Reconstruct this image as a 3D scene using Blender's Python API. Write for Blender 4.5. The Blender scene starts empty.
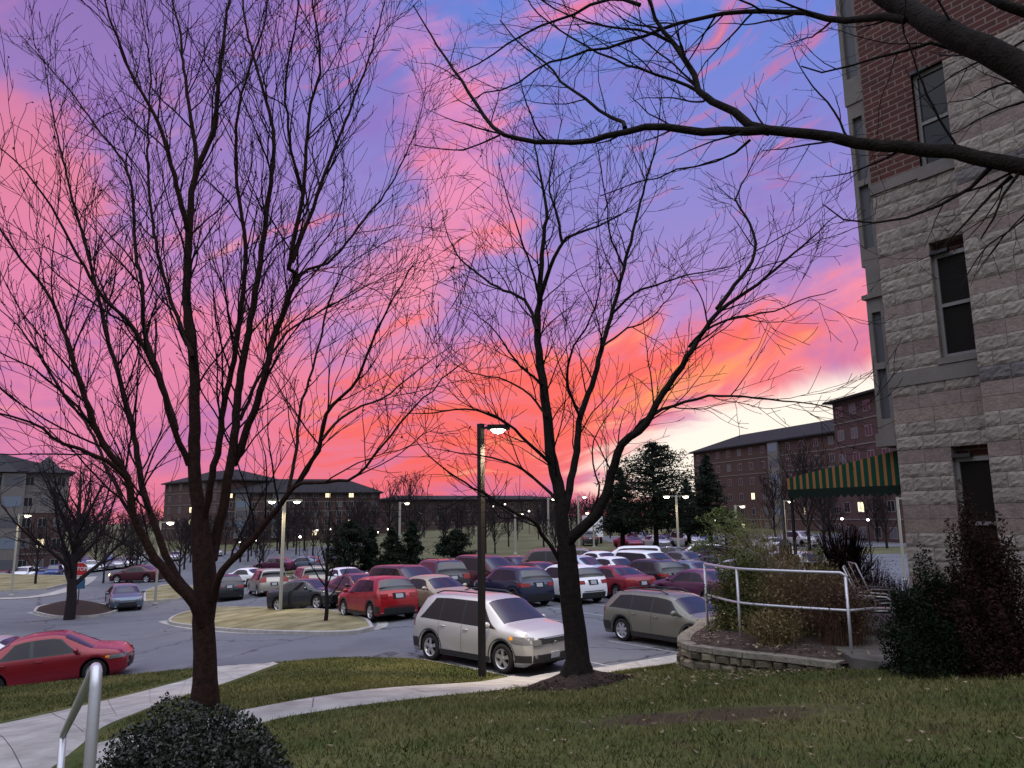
import bpy, math, random
import numpy as np
from mathutils import Vector, Matrix

C = bpy.context.scene.collection
R = math.radians
PI = math.pi
rnd = random.Random(7)

# ------------------------------------------------------------------ camera
FPX = 769.0
PITCH, ROLL = R(9.8), R(-0.7)
CAMZ = 3.8
cam_d = bpy.data.cameras.new('camera')
cam = bpy.data.objects.new('camera', cam_d); C.objects.link(cam)
cam_d.sensor_width = 36; cam_d.lens = FPX / 1024 * 36
cam_d.clip_start = 0.05; cam_d.clip_end = 4000
M3 = Matrix.Rotation(R(90) + PITCH, 3, 'X') @ Matrix.Rotation(ROLL, 3, 'Z')
cam.matrix_world = Matrix.Translation((0, 0, CAMZ)) @ M3.to_4x4()
bpy.context.scene.camera = cam

def ray(px, py):
    return M3 @ Vector(((px - 512) / FPX, (384 - py) / FPX, -1))
def at(px, py, Y):
    "point seen at that place of the photo, Y metres ahead"
    r = ray(px, py); return Vector((r.x * Y / r.y, Y, CAMZ + r.z * Y / r.y))
def atz(px, py, z):
    r = ray(px, py); t = (z - CAMZ) / r.z
    return Vector((r.x * t, r.y * t, z))

# ------------------------------------------------------------------ world sky: dusk clouds by direction
W = bpy.data.worlds.new('World'); bpy.context.scene.world = W; W.use_nodes = True
wt = W.node_tree; wt.nodes.clear()
class E:
    "tiny arithmetic on node sockets"
    def __init__(s, k): s.k = k
    def _m(op, *a):
        n = wt.nodes.new('ShaderNodeMath'); n.operation = op
        for i, v in enumerate(a):
            if isinstance(v, E): wt.links.new(v.k, n.inputs[i])
            else: n.inputs[i].default_value = v
        return E(n.outputs[0])
    def __add__(s, o): return E._m('ADD', s, o)
    __radd__ = __add__
    def __mul__(s, o): return E._m('MULTIPLY', s, o)
    __rmul__ = __mul__
    def __sub__(s, o): return E._m('SUBTRACT', s, o)
    def __rsub__(s, o): return E._m('SUBTRACT', o, s)
    def clamp(s): return E._m('MINIMUM', E._m('MAXIMUM', s, 0.0), 1.0)
def sstep(v, a, b):
    n = wt.nodes.new('ShaderNodeMapRange'); n.interpolation_type = 'SMOOTHSTEP'
    wt.links.new(v.k, n.inputs['Value']); n.inputs['From Min'].default_value = a; n.inputs['From Max'].default_value = b
    return E(n.outputs['Result'])
def gauss(az, el, a0, e0, sa, se, rot=0.0):
    c, s = math.cos(R(rot)), math.sin(R(rot))
    u = ((az - a0) * c + (el - e0) * s) * (1 / sa); v = ((el - e0) * c - (az - a0) * s) * (1 / se)
    return E._m('EXPONENT', (u * u + v * v) * -1.0)
def noise(x, y, z, sc, det=5, rough=.55, dist=0.0):
    cx = wt.nodes.new('ShaderNodeCombineXYZ')
    for i, v in enumerate((x, y, z)):
        if isinstance(v, E): wt.links.new(v.k, cx.inputs[i])
        else: cx.inputs[i].default_value = v
    n = wt.nodes.new('ShaderNodeTexNoise'); wt.links.new(cx.outputs[0], n.inputs['Vector'])
    n.inputs['Scale'].default_value = sc; n.inputs['Detail'].default_value = det
    n.inputs['Roughness'].default_value = rough; n.inputs['Distortion'].default_value = dist
    return E(n.outputs['Fac'])
def lin(c):
    return tuple((v / 255 / 12.92) if v / 255 <= .04045 else ((v / 255 + .055) / 1.055) ** 2.4 for v in c)
def ramp(fac, stops):
    n = wt.nodes.new('ShaderNodeValToRGB'); wt.links.new(fac.k, n.inputs[0])
    el = n.color_ramp.elements
    while len(el) < len(stops): el.new(0.5)
    for e, (p, c) in zip(el, stops): e.position = p; e.color = (*lin(c), 1)
    return n.outputs[0]
def mixc(f, a, b):
    n = wt.nodes.new('ShaderNodeMix'); n.data_type = 'RGBA'
    if isinstance(f, E): wt.links.new(f.k, n.inputs[0])
    else: n.inputs[0].default_value = f
    for i, v in ((6, a), (7, b)):
        if isinstance(v, tuple): n.inputs[i].default_value = (*lin(v), 1)
        else: wt.links.new(v, n.inputs[i])
    return n.outputs[2]
tc = wt.nodes.new('ShaderNodeTexCoord'); sp = wt.nodes.new('ShaderNodeSeparateXYZ')
nm = wt.nodes.new('ShaderNodeVectorMath'); nm.operation = 'NORMALIZE'
wt.links.new(tc.outputs['Generated'], nm.inputs[0]); wt.links.new(nm.outputs[0], sp.inputs[0])
dx, dy, dz = (E(sp.outputs[i]) for i in range(3))
az = E._m('ARCTAN2', dx, dy) * (180 / PI)
el = E._m('ARCSINE', dz) * (180 / PI)
# streak frame: clouds run up to the right on the right side, steeper on the left
warp = noise(az, el, 3.0, .035, 3) - .5
w2 = noise(az, el, 6.0, .11, 3) - .5
tilt = sstep(el, 2.0, 16.0) * .30 + .04
u = az + el * tilt
v = el - az * tilt + warp * 13 + w2 * 2.5
n1 = noise(u * .5, v * 1.3, 1.7, .10, 7, .60)
n2 = noise(u * .42, v * 2.0, 9.2, .22, 7, .62)
n3 = noise(u * .35, v * 2.6, 4.4, .30, 5, .55)
nb = noise(az, el * 1.3, 2.2, .12, 5, .6)
eln = (el * (1 / 45)).clamp()
left = sstep(az, 2.0, -30.0)
clear = ramp(eln, [(0, (232, 132, 150)), (.14, (218, 142, 184)), (.3, (186, 142, 204)), (.46, (148, 136, 206)), (.62, (124, 134, 212)), (.8, (102, 132, 216)), (1, (88, 114, 200))])
cloud = ramp(eln, [(0, (236, 104, 112)), (.1, (240, 108, 118)), (.22, (246, 124, 134)), (.36, (244, 144, 170)), (.55, (234, 144, 188)), (.75, (214, 144, 202)), (1, (186, 130, 200))])
cloudL = ramp(eln, [(0, (232, 122, 142)), (.10, (226, 130, 168)), (.3, (226, 132, 174)), (.5, (226, 130, 160)), (.7, (184, 120, 178)), (1, (146, 108, 178))])
clearL = ramp(eln, [(0, (222, 124, 158)), (.2, (208, 134, 186)), (.4, (176, 132, 196)), (.6, (152, 122, 190)), (.8, (136, 110, 178)), (1, (118, 102, 176))])
clear = mixc(left, clear, clearL); cloud = mixc(left, cloud, cloudL)
cover = (sstep(el, 21.0, 5.0) * .13
         + gauss(az, el, -4, 27, 4.5, 8, 25) * .17 + gauss(az, el, -8, 18, 8, 3.2, 15) * .10 + gauss(az, el, -34, 22, 6, 5) * .24 + gauss(az, el, -19, 35, 4, 5, 20) * .12
         + gauss(az, el, 12, 37, 7, 1.8, 8) * .16 + gauss(az, el, 26, 15, 12, 3, 16) * .17 + gauss(az, el, -27, 9, 14, 5, 0) * .07
         - gauss(az, el, 18, 27, 13, 8, 10) * .24 - gauss(az, el, 10, 19, 12, 4, 8) * .16 - gauss(az, el, -16, 24, 7, 8) * .11 - gauss(az, el, -30, 33, 11, 7) * .12)
mask = sstep(n1 * .45 + n2 * .35 + nb * .20 + cover, .455, .635)
col = mixc(mask, clear, cloud)
# soft darker undersides and paler rims inside the cloud sheet
col = mixc(sstep(nb * .65 + n3 * .35, .54, .34) * .5, col, (150, 108, 186))
col = mixc(sstep(n3 * .6 + n2 * .4, .55, .75) * .40 * sstep(el, 34, 12), col, (255, 168, 176))
hot = sstep(n2 * .62 + n3 * .26 + n1 * .12 + gauss(az, el, -1, 7.0, 17, 5.6, 3) * .14 + gauss(az, el, 15, 12, 12, 2.4, 17) * .12 + gauss(az, el, -35, 21, 5, 3) * .06, .53, .72)
col = mixc(hot * .80 * sstep(az, -32.0, -12.0), col, (250, 98, 82))
hot2 = sstep(n3 * .6 + n2 * .4 + gauss(az, el, 13, 9.6, 8, 1.6, 17) * .24 + gauss(az, el, -6, 9.0, 10, 2.4) * .08, .57, .80)
col = mixc(hot2 * .62 * sstep(el, 16.0, 11.0), col, (255, 176, 104))
# the bright clear gap where the sun went down
gap = sstep(gauss(az, el, 24, 5.7, 16.5, 3.8, 9) + gauss(az, el, 17, 3.0, 6, 3) * .5 + (n2 - .5) * .7 + (n3 - .5) * .6, .14, .56)
col = mixc(gap, col, (255, 246, 234))
# below the horizon
col = mixc(sstep(el, 0.5, -3.0), col, (70, 62, 74))
# the half of the sky behind the photographer and overhead: pale dusk sky, brightened to light the ground
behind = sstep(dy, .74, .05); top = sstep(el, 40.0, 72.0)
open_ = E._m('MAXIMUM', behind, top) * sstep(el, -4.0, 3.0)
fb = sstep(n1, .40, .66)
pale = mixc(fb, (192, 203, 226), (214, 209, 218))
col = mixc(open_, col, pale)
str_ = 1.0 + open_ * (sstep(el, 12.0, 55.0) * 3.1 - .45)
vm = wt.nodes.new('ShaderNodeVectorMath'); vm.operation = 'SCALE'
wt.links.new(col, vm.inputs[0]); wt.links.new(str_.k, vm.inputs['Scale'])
skyn = wt.nodes.new('ShaderNodeTexSky'); skyn.sky_type = 'NISHITA'; skyn.sun_disc = False
skyn.sun_elevation = R(1.0); skyn.sun_rotation = R(22)
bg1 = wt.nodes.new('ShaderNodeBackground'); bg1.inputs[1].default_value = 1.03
bg2 = wt.nodes.new('ShaderNodeBackground'); bg2.inputs[1].default_value = 0.006
add = wt.nodes.new('ShaderNodeAddShader'); out = wt.nodes.new('ShaderNodeOutputWorld')
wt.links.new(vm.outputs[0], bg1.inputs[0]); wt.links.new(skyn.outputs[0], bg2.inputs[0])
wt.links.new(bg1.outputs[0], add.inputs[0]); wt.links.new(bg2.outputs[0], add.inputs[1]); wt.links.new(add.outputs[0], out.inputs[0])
try: W.cycles.sampling_method = 'MANUAL'; W.cycles.sample_map_resolution = 512
except Exception: pass

# ------------------------------------------------------------------ sun (already down: a faint warm afterglow)
sun_d = bpy.data.lights.new('sun', 'SUN'); sun_d.energy = 0.12; sun_d.angle = R(20); sun_d.color = (1, .72, .5)
sun = bpy.data.objects.new('sun', sun_d); C.objects.link(sun)
sd = Vector((math.sin(R(22)) * math.cos(R(5)), math.cos(R(22)) * math.cos(R(5)), math.sin(R(5))))
sun.rotation_euler = sd.to_track_quat('Z', 'Y').to_euler(); sun.location = (20, 40, 30)

sc = bpy.context.scene
sc.view_settings.view_transform = 'Standard'; sc.view_settings.look = 'None'
sc.view_settings.exposure = 0.0; sc.view_settings.gamma = 1; sc.view_settings.use_curve_mapping = False
sc.cycles.max_bounces = 5; sc.cycles.diffuse_bounces = 2; sc.cycles.glossy_bounces = 2
sc.cycles.transmission_bounces = 2; sc.cycles.transparent_max_bounces = 6
sc.cycles.sample_clamp_indirect = 4; sc.cycles.sample_clamp_direct = 0
sc.cycles.use_denoising = True

# ------------------------------------------------------------------ materials
def mat(name, col, rough=.8, metal=0.0, spec=.5, emit=None, es=0.0, var=None, bump=None, coat=0.0, col2=None):
    "var=(scale, amount) colour variation by noise; bump=(scale, strength)"
    m = bpy.data.materials.new(name); m.use_nodes = True; t = m.node_tree
    b = t.nodes['Principled BSDF']
    b.inputs['Base Color'].default_value = (*col, 1); b.inputs['Roughness'].default_value = rough
    b.inputs['Metallic'].default_value = metal; b.inputs['Specular IOR Level'].default_value = spec if rough < .7 or spec != .5 else .12
    if coat: b.inputs['Coat Weight'].default_value = coat; b.inputs['Coat Roughness'].default_value = .06
    if emit: b.inputs['Emission Color'].default_value = (*emit, 1); b.inputs['Emission Strength'].default_value = es
    tcn = None
    if var or bump:
        tcn = t.nodes.new('ShaderNodeNewGeometry').outputs['Position']
    if var:
        n = t.nodes.new('ShaderNodeTexNoise'); n.inputs['Scale'].default_value = var[0]; n.inputs['Detail'].default_value = 6
        n.inputs['Roughness'].default_value = .65
        t.links.new(tcn, n.inputs['Vector'])
        r = t.nodes.new('ShaderNodeValToRGB'); t.links.new(n.outputs['Fac'], r.inputs[0])
        a = var[1]; c2 = col2 or tuple(min(1, v * (1 + a)) for v in col)
        c1 = tuple(v * (1 - a) for v in col)
        r.color_ramp.elements[0].position = .32; r.color_ramp.elements[0].color = (*c1, 1)
        r.color_ramp.elements[1].position = .68; r.color_ramp.elements[1].color = (*c2, 1)
        t.links.new(r.outputs[0], b.inputs['Base Color'])
    if bump:
        n = t.nodes.new('ShaderNodeTexNoise'); n.inputs['Scale'].default_value = bump[0]; n.inputs['Detail'].default_value = 5
        t.links.new(tcn, n.inputs['Vector'])
        bp = t.nodes.new('ShaderNodeBump'); bp.inputs['Strength'].default_value = bump[1]; bp.inputs['Distance'].default_value = .02
        t.links.new(n.outputs['Fac'], bp.inputs['Height']); t.links.new(bp.outputs[0], b.inputs['Normal'])
    return m
M = dict(
    concrete=mat('concrete', (.28, .27, .25), .85, var=(1.9, .28), bump=(40, .2)),
    kerb=mat('kerb_concrete', (.30, .28, .26), .9, var=(3, .2)),
    grass=mat('grass_blade', (.044, .066, .013), .8, var=(.45, .35), col2=(.165, .145, .055)),
    drygrass=mat('dry_grass', (.17, .15, .07), 1, var=(.7, .45), bump=(25, .7), col2=(.27, .235, .135)),
    field=mat('field_grass', (.085, .085, .045), 1, var=(.12, .35), bump=(5, .5)),
    mulch=mat('mulch', (.035, .024, .02), 1, var=(20, .5), bump=(40, 1)),
    leaf_litter=mat('dead_leaf', (.12, .075, .04), .9, var=(12, .5), col2=(.30, .24, .16)),
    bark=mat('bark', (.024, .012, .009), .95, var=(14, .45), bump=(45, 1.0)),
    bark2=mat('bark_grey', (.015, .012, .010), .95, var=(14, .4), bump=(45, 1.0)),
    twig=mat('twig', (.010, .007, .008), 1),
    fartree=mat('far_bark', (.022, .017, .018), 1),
    steel=mat('galvanised_tube', (.50, .50, .52), .42, .6, bump=(60, .05)),
    pole=mat('dark_pole', (.014, .012, .012), .6, .0, spec=.2),
    palepole=mat('weathered_pole', (.30, .29, .24), .7),
    lamp=mat('lamp_lens', (1, .9, .7), .5, emit=(1, .86, .62), es=14),
    lampw=mat('lamp_lens_white', (1, .95, .85), .5, emit=(1, .95, .85), es=8),
    glass=mat('car_glass', (.016, .014, .018), .04, spec=.75),
    tint=mat('tinted_glass', (.010, .006, .008), .05, spec=.28),
    gloss=mat('gloss_black', (.008, .008, .009), .15, spec=.4),
    trim=mat('black_trim', (.012, .012, .013), .55),
    tyre=mat('tyre_rubber', (.018, .017, .018), .85),
    rim=mat('alloy', (.55, .55, .57), .32, .85),
    chrome=mat('chrome', (.7, .7, .72), .12, 1),
    headl=mat('headlight', (.16, .16, .17), .08, .2, spec=.9),
    amber=mat('amber_lens', (.85, .32, .03), .2),
    headon=mat('headlight_on', (1, .8, .5), .2, emit=(1, .62, .3), es=6),
    taill=mat('taillight', (.22, .006, .006), .18),
    plate=mat('plate', (.34, .34, .36), .5),
    winglass=mat('window_glass', (.014, .016, .02), .15, spec=.35),
    screen=mat('window_screen', (.010, .008, .007), .7, spec=.1),
    trimwall=mat('cast_stone_trim', (.15, .135, .125), .85, var=(3, .12), bump=(30, .2)),
    frame=mat('window_frame', (.16, .15, .145), .5),
    roof=mat('shingle_roof', (.024, .022, .024), .95, var=(1, .2)),
    litwin=mat('lit_window', (.6, .5, .3), .5, emit=(1, .80, .48), es=1.6),
    dimwin=mat('curtained_window', (.085, .085, .095), .5, spec=.2),
    blind=mat('window_blind', (.12, .15, .19), .5),
    green=mat('awning_green', (.006, .045, .028), .85),
    orange=mat('awning_orange', (.26, .115, .040), .85),
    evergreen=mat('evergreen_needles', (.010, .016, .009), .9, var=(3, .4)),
    evergreen2=mat('evergreen_lamplit', (.085, .105, .032), .9, var=(2, .4)),  # yellow lamp light on the one pine is put into the needle colour
    juniper=mat('juniper', (.007, .013, .005), .9, var=(6, .45)),
    rust=mat('rusty_foliage', (.022, .010, .007), .9, var=(6, .5)),
    box=mat('boxwood_leaf', (.009, .015, .005), .55, var=(8, .5)),
    shrubg=mat('shrub_leaf', (.085, .095, .028), .7, var=(5, .5)),
    straw=mat('straw_blade', (.24, .19, .11), .9, var=(6, .4)),
    redshrub=mat('red_twig_shrub', (.050, .020, .022), .95),
    blockcap=mat('retaining_cap', (.20, .18, .14), .95, var=(8, .3), bump=(28, .8)),
    soil=mat('garden_soil', (.055, .04, .032), 1, var=(9, .5), bump=(20, 1)),
    paver=mat('patio_stone', (.10, .092, .08), .9, var=(3, .3), bump=(12, .5)),
    fabric=mat('chair_sling', (.010, .011, .012), .9),
    chairframe=mat('chair_frame', (.40, .39, .38), .4, .5),
    red=mat('sign_red', (.55, .02, .02), .5), white=mat('sign_white', (.75, .75, .75), .5), blue=mat('sign_blue', (.03, .10, .20), .6),
)
def blended(name, layers, rough=.85, bump=(40, .4)):
    """layers: (rgb, kind, scale, lo, hi, amount); the first one is the base colour"""
    m = mat(name, layers[0], rough, bump=bump); t = m.node_tree; b = t.nodes['Principled BSDF']
    pos = t.nodes.new('ShaderNodeNewGeometry').outputs['Position']; rgb = t.nodes.new('ShaderNodeRGB'); rgb.outputs[0].default_value = (*layers[0], 1); cur = rgb.outputs[0]
    for c, kind, scl, lo, hi, amt in layers[1:]:
        if kind == 'crack':
            nz = t.nodes.new('ShaderNodeTexNoise'); nz.inputs['Scale'].default_value = 1.3; t.links.new(pos, nz.inputs['Vector'])
            ad = t.nodes.new('ShaderNodeVectorMath'); ad.operation = 'ADD'; t.links.new(pos, ad.inputs[0]); t.links.new(nz.outputs['Color'], ad.inputs[1])
            n = t.nodes.new('ShaderNodeTexVoronoi'); n.feature = 'DISTANCE_TO_EDGE'; t.links.new(ad.outputs[0], n.inputs['Vector']); f = n.outputs['Distance']
        elif kind == 'spot':
            mp = t.nodes.new('ShaderNodeMapping'); t.links.new(pos, mp.inputs['Vector']); mp.inputs['Location'].default_value = (-scl[0] / scl[2], -scl[1] / scl[3], 0); mp.inputs['Scale'].default_value = (1 / scl[2], 1 / scl[3], 0)
            nz = t.nodes.new('ShaderNodeTexNoise'); nz.inputs['Scale'].default_value = 2.2; nz.inputs['Detail'].default_value = 6; t.links.new(pos, nz.inputs['Vector'])
            le = t.nodes.new('ShaderNodeVectorMath'); le.operation = 'LENGTH'; t.links.new(mp.outputs[0], le.inputs[0])
            mu = t.nodes.new('ShaderNodeMath'); mu.operation = 'MULTIPLY_ADD'; mu.inputs[1].default_value = 1.4; t.links.new(nz.outputs['Fac'], mu.inputs[0]); t.links.new(le.outputs['Value'], mu.inputs[2]); f = mu.outputs[0]; n = None
        else:
            n = t.nodes.new('ShaderNodeTexNoise'); n.inputs['Detail'].default_value = 7; n.inputs['Roughness'].default_value = .62; t.links.new(pos, n.inputs['Vector']); f = n.outputs['Fac']
        if n is not None: n.inputs['Scale'].default_value = scl
        r = t.nodes.new('ShaderNodeMapRange'); t.links.new(f, r.inputs[0]); r.inputs[1].default_value = lo; r.inputs[2].default_value = hi; r.inputs[3].default_value = 0; r.inputs[4].default_value = amt
        x = t.nodes.new('ShaderNodeMix'); x.data_type = 'RGBA'; t.links.new(r.outputs[0], x.inputs[0]); t.links.new(cur, x.inputs[6]); x.inputs[7].default_value = (*c, 1); cur = x.outputs[2]
    t.links.new(cur, b.inputs['Base Color']); return m
M['asphalt'] = blended('asphalt', [(.118, .123, .136), ((.085, .088, .10), 'n', .16, .45, .62, .8), ((.16, .16, .165), 'n', .6, .55, .72, .6), ((.06, .06, .065), 'n', 2.6, .62, .74, .75), ((.03, .03, .033), 'crack', .16, .010, .002, .85)], .8, (70, .4))
M['lawn'] = blended('lawn_soil', [(.042, .060, .016), ((.100, .098, .034), 'n', .55, .42, .60, .8), ((.060, .042, .024), 'n', 1.7, .54, .66, .8), ((.050, .034, .024), 'spot', (1.9, 7.6, 1.5, .55), 1.75, 1.25, .9), ((.030, .024, .016), 'n', 9, .52, .7, .7)], 1, (34, .9))
def stone_mat(name, col, smooth):
    m = mat(name, col, .92, var=(5 if smooth else 9, .22), bump=(70 if smooth else 26, .25 if smooth else .7))
    t = m.node_tree; b = t.nodes['Principled BSDF']; src = b.inputs['Base Color'].links[0].from_socket
    a = t.nodes.new('ShaderNodeAttribute'); a.attribute_name = 'tone'
    mx = t.nodes.new('ShaderNodeMix'); mx.data_type = 'RGBA'; mx.blend_type = 'MULTIPLY'; mx.inputs[0].default_value = 1
    t.links.new(src, mx.inputs[6]); t.links.new(a.outputs['Color'], mx.inputs[7]); t.links.new(mx.outputs[2], b.inputs['Base Color'])
    return m
M['block'] = stone_mat('retaining_block', (.17, .145, .105), False)
M['stone'] = stone_mat('rock_face_stone', (.235, .204, .178), False)
def brick_mat(name, c1, c2, mortar, bw, bh, ms, scale=1.0):
    "brick pattern in the object's own UVs (metres)"
    m = bpy.data.materials.new(name); m.use_nodes = True; t = m.node_tree; b = t.nodes['Principled BSDF']
    b.inputs['Roughness'].default_value = .92
    uv = t.nodes.new('ShaderNodeUVMap'); br = t.nodes.new('ShaderNodeTexBrick')
    t.links.new(uv.outputs[0], br.inputs['Vector'])
    br.inputs['Color1'].default_value = (*c1, 1); br.inputs['Color2'].default_value = (*c2, 1); br.inputs['Mortar'].default_value = (*mortar, 1)
    br.inputs['Scale'].default_value = scale; br.inputs['Mortar Size'].default_value = ms
    br.inputs['Brick Width'].default_value = bw; br.inputs['Row Height'].default_value = bh; br.inputs['Mortar Smooth'].default_value = .2
    n = t.nodes.new('ShaderNodeTexNoise'); n.inputs['Scale'].default_value = 2.2; n.inputs['Detail'].default_value = 8
    t.links.new(uv.outputs[0], n.inputs['Vector'])
    mx = t.nodes.new('ShaderNodeMix'); mx.data_type = 'RGBA'; mx.blend_type = 'MULTIPLY'; mx.inputs[0].default_value = .8
    r = t.nodes.new('ShaderNodeValToRGB'); t.links.new(n.outputs['Fac'], r.inputs[0])
    r.color_ramp.elements[0].position = .3; r.color_ramp.elements[0].color = (.62, .62, .62, 1); r.color_ramp.elements[1].position = .7
    t.links.new(br.outputs['Color'], mx.inputs[6]); t.links.new(r.outputs[0], mx.inputs[7])
    t.links.new(mx.outputs[2], b.inputs['Base Color'])
    bp = t.nodes.new('ShaderNodeBump'); bp.inputs['Strength'].default_value = .6; bp.inputs['Distance'].default_value = .01; bp.invert = True
    t.links.new(br.outputs['Fac'], bp.inputs['Height']); t.links.new(bp.outputs[0], b.inputs['Normal'])
    return m
M['brick'] = brick_mat('red_brick', (.085, .020, .014), (.060, .014, .011), (.16, .12, .10), .27, .095, .012)
M['farbrick'] = brick_mat('far_red_brick', (.075, .036, .030), (.062, .030, .026), (.10, .07, .065), .4, .2, .01)
def paint(name, col, metal=.0, rough=.3):
    return mat('paint_' + name, col, rough, metal, spec=.35, coat=.5)

# ------------------------------------------------------------------ mesh helpers
def smooth_obj(o): 
    for p in o.data.polygons: p.use_smooth = True
def link(name, me, m, parent=None, smooth=False):
    if m is not None:
        for q in (m if isinstance(m, (list, tuple)) else [m]): me.materials.append(q)
    o = bpy.data.objects.new(name, me); C.objects.link(o)
    if parent is not None: o.parent = parent
    if smooth: me.polygons.foreach_set('use_smooth', [True] * len(me.polygons))
    return o
class MB:
    def __init__(s): s.v = []; s.f = []; s.mi = []; s.uv = None
    def add(s, vs, fs, mi=0):
        k = len(s.v); s.v += [tuple(p) for p in vs]; s.f += [tuple(i + k for i in f) for f in fs]; s.mi += [mi] * len(fs)
        return s
    def quad(s, a, b, c, d, mi=0): return s.add([a, b, c, d], [(0, 1, 2, 3)], mi)
    def box(s, x0, x1, y0, y1, z0, z1, mi=0, mx=None):
        vs = [Vector((x, y, z)) for x in (x0, x1) for y in (y0, y1) for z in (z0, z1)]
        if mx is not None: vs = [mx @ p for p in vs]
        return s.add(vs, [(0, 1, 3, 2), (4, 6, 7, 5), (0, 4, 5, 1), (2, 3, 7, 6), (0, 2, 6, 4), (1, 5, 7, 3)], mi)
    def tube(s, pts, rad, n=8, cap=True, mi=0):
        pts = [Vector(p) for p in pts]; m = len(pts)
        if not isinstance(rad, (list, tuple)): rad = [rad] * m
        ref = None; vs = []
        for i, p in enumerate(pts):
            t = (pts[min(i + 1, m - 1)] - pts[max(i - 1, 0)]).normalized()
            if ref is None: ref = Vector((0, 0, 1)) if abs(t.z) < .9 else Vector((1, 0, 0))
            a = (ref - t * ref.dot(t)).normalized(); b = t.cross(a); ref = a
            vs += [p + (a * math.cos(2 * PI * j / n) + b * math.sin(2 * PI * j / n)) * rad[i] for j in range(n)]
        fs = [(i * n + j, i * n + (j + 1) % n, (i + 1) * n + (j + 1) % n, (i + 1) * n + j) for i in range(m - 1) for j in range(n)]
        if cap: fs += [tuple(range(n))[::-1], tuple((m - 1) * n + j for j in range(n))]
        return s.add(vs, fs, mi)
    def lathe(s, prof, n=24, mx=None, mi=0, caps=True):
        "prof: (r, z) list about Z"
        vs = []
        for r_, z in prof:
            for j in range(n):
                p = Vector((r_ * math.cos(2 * PI * j / n), r_ * math.sin(2 * PI * j / n), z)); vs.append(mx @ p if mx is not None else p)
        m = len(prof)
        fs = [(i * n + j, i * n + (j + 1) % n, (i + 1) * n + (j + 1) % n, (i + 1) * n + j) for i in range(m - 1) for j in range(n)]
        if caps: fs += [tuple(range(n))[::-1], tuple((m - 1) * n + j for j in range(n))]
        return s.add(vs, fs, mi)
    def prism(s, poly, z0, z1, mi=0):
        n = len(poly); vs = [(x, y, z0) for x, y in poly] + [(x, y, z1) for x, y in poly]
        return s.add(vs, [tuple(range(n))[::-1], tuple(range(n, 2 * n))] + [(i, (i + 1) % n, n + (i + 1) % n, n + i) for i in range(n)], mi)
    def build(s, name, m, parent=None, smooth=False, mx=None):
        me = bpy.data.meshes.new(name); me.from_pydata([tuple(mx @ Vector(p)) for p in s.v] if mx is not None else s.v, [], s.f)
        o = link(name, me, m, parent, smooth)
        if isinstance(m, (list, tuple)): me.polygons.foreach_set('material_index', s.mi)
        return o
def thing(name, label, cat, loc=(0, 0, 0), rz=0.0, group=None):
    o = bpy.data.objects.new(name, None); C.objects.link(o); o.location = loc; o.rotation_euler = (0, 0, rz)
    o.empty_display_size = .3
    return tag(o, label, cat, group)
def tag(o, label=None, cat=None, group=None, kind=None):
    if label: o['label'] = label
    if cat: o['category'] = cat
    if group: o['group'] = group
    if kind: o['kind'] = kind
    return o
def kids(o): return list(KIDS.get(o.name, ()))
KIDS = {}
def index_kids(root):
    "remember children once, so copying stays quick"
    for o in bpy.data.objects:
        if o.parent is not None:
            KIDS.setdefault(o.parent.name, [])
            if o not in KIDS[o.parent.name]: KIDS[o.parent.name].append(o)
def copy_tree(o, parent=None, skip=()):
    c = o.copy(); C.objects.link(c)
    if parent is not None: c.parent = parent
    for ch in kids(o):
        if ch.name.split('.')[0] not in skip: copy_tree(ch, c, skip)
    return c
def fast_mesh(name, V, F, m, parent=None, smooth=False):
    "V (n,3) array, F (m,k) array with one k"
    me = bpy.data.meshes.new(name); V = np.asarray(V, np.float32); F = np.asarray(F, np.int32); k = F.shape[1]
    me.vertices.add(len(V)); me.vertices.foreach_set('co', V.ravel())
    me.loops.add(F.size); me.loops.foreach_set('vertex_index', F.ravel())
    me.polygons.add(len(F)); me.polygons.foreach_set('loop_start', np.arange(0, F.size, k, dtype=np.int32))
    me.update(calc_edges=True)
    return link(name, me, m, parent, smooth)
# ------------------------------------------------------------------ terrain
def sm(t): t = max(0.0, min(1.0, t)); return t * t * (3 - 2 * t)
def ground(x, y):
    "height of the car park and the land beyond: it falls away to the left"
    return -1.5 * sm((-x - 2) / 20) - .5 * sm((-x - 30) / 30)
def ground_np(x, y):
    f = lambda t: np.clip(t, 0, 1) ** 2 * (3 - 2 * np.clip(t, 0, 1))
    return -1.5 * f((-x - 2) / 20) - .5 * f((-x - 30) / 30)
_K = [(0, 690, -.45), (100, 680, -.3), (190, 671, -.1), (270, 666, .05), (340, 656.5, .12), (425, 659, .14), (470, 668, .14), (520, 678, .14), (560, 681, .14), (600, 671, .14), (640, 662, .14), (676, 655, .14)]
KERB = [(-40, 20.0), (-20, 20.4)] + [tuple(atz(*k))[:2] for k in _K] + [(7.2, 23.2), (12, 25.5), (30, 28)]
def kerb_y(x): return float(np.interp(x, [p[0] for p in KERB], [p[1] for p in KERB]))
CP = []
def relin(d, z):
    "same row of the photograph, exact perspective"
    return CAMZ - d * math.tan(math.atan((133 + FPX * (CAMZ - z) / d) / FPX) - PITCH)
def rayset(px, lst):
    r = ray(px, 600); k = r.x / r.y
    for d, z in lst: CP.append((k * d, d, relin(d, z)))
rayset(0, [(9, 1.2), (11, .78), (13, .38), (16, -.02), (19, -.35)])
rayset(100, [(6, 1.35), (8, 1.28), (11, .95), (14, .45), (17, .05), (19.4, -.2)])
rayset(200, [(4, 1.75), (6, 1.6), (8, 1.42), (11, 1.12), (13, .82), (16, .35), (19.5, .02)])
rayset(400, [(3, 2.1), (6, 1.8), (8, 1.6), (10, 1.35), (12, 1.1), (15, .6), (18, .25), (20, .15)])
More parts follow.
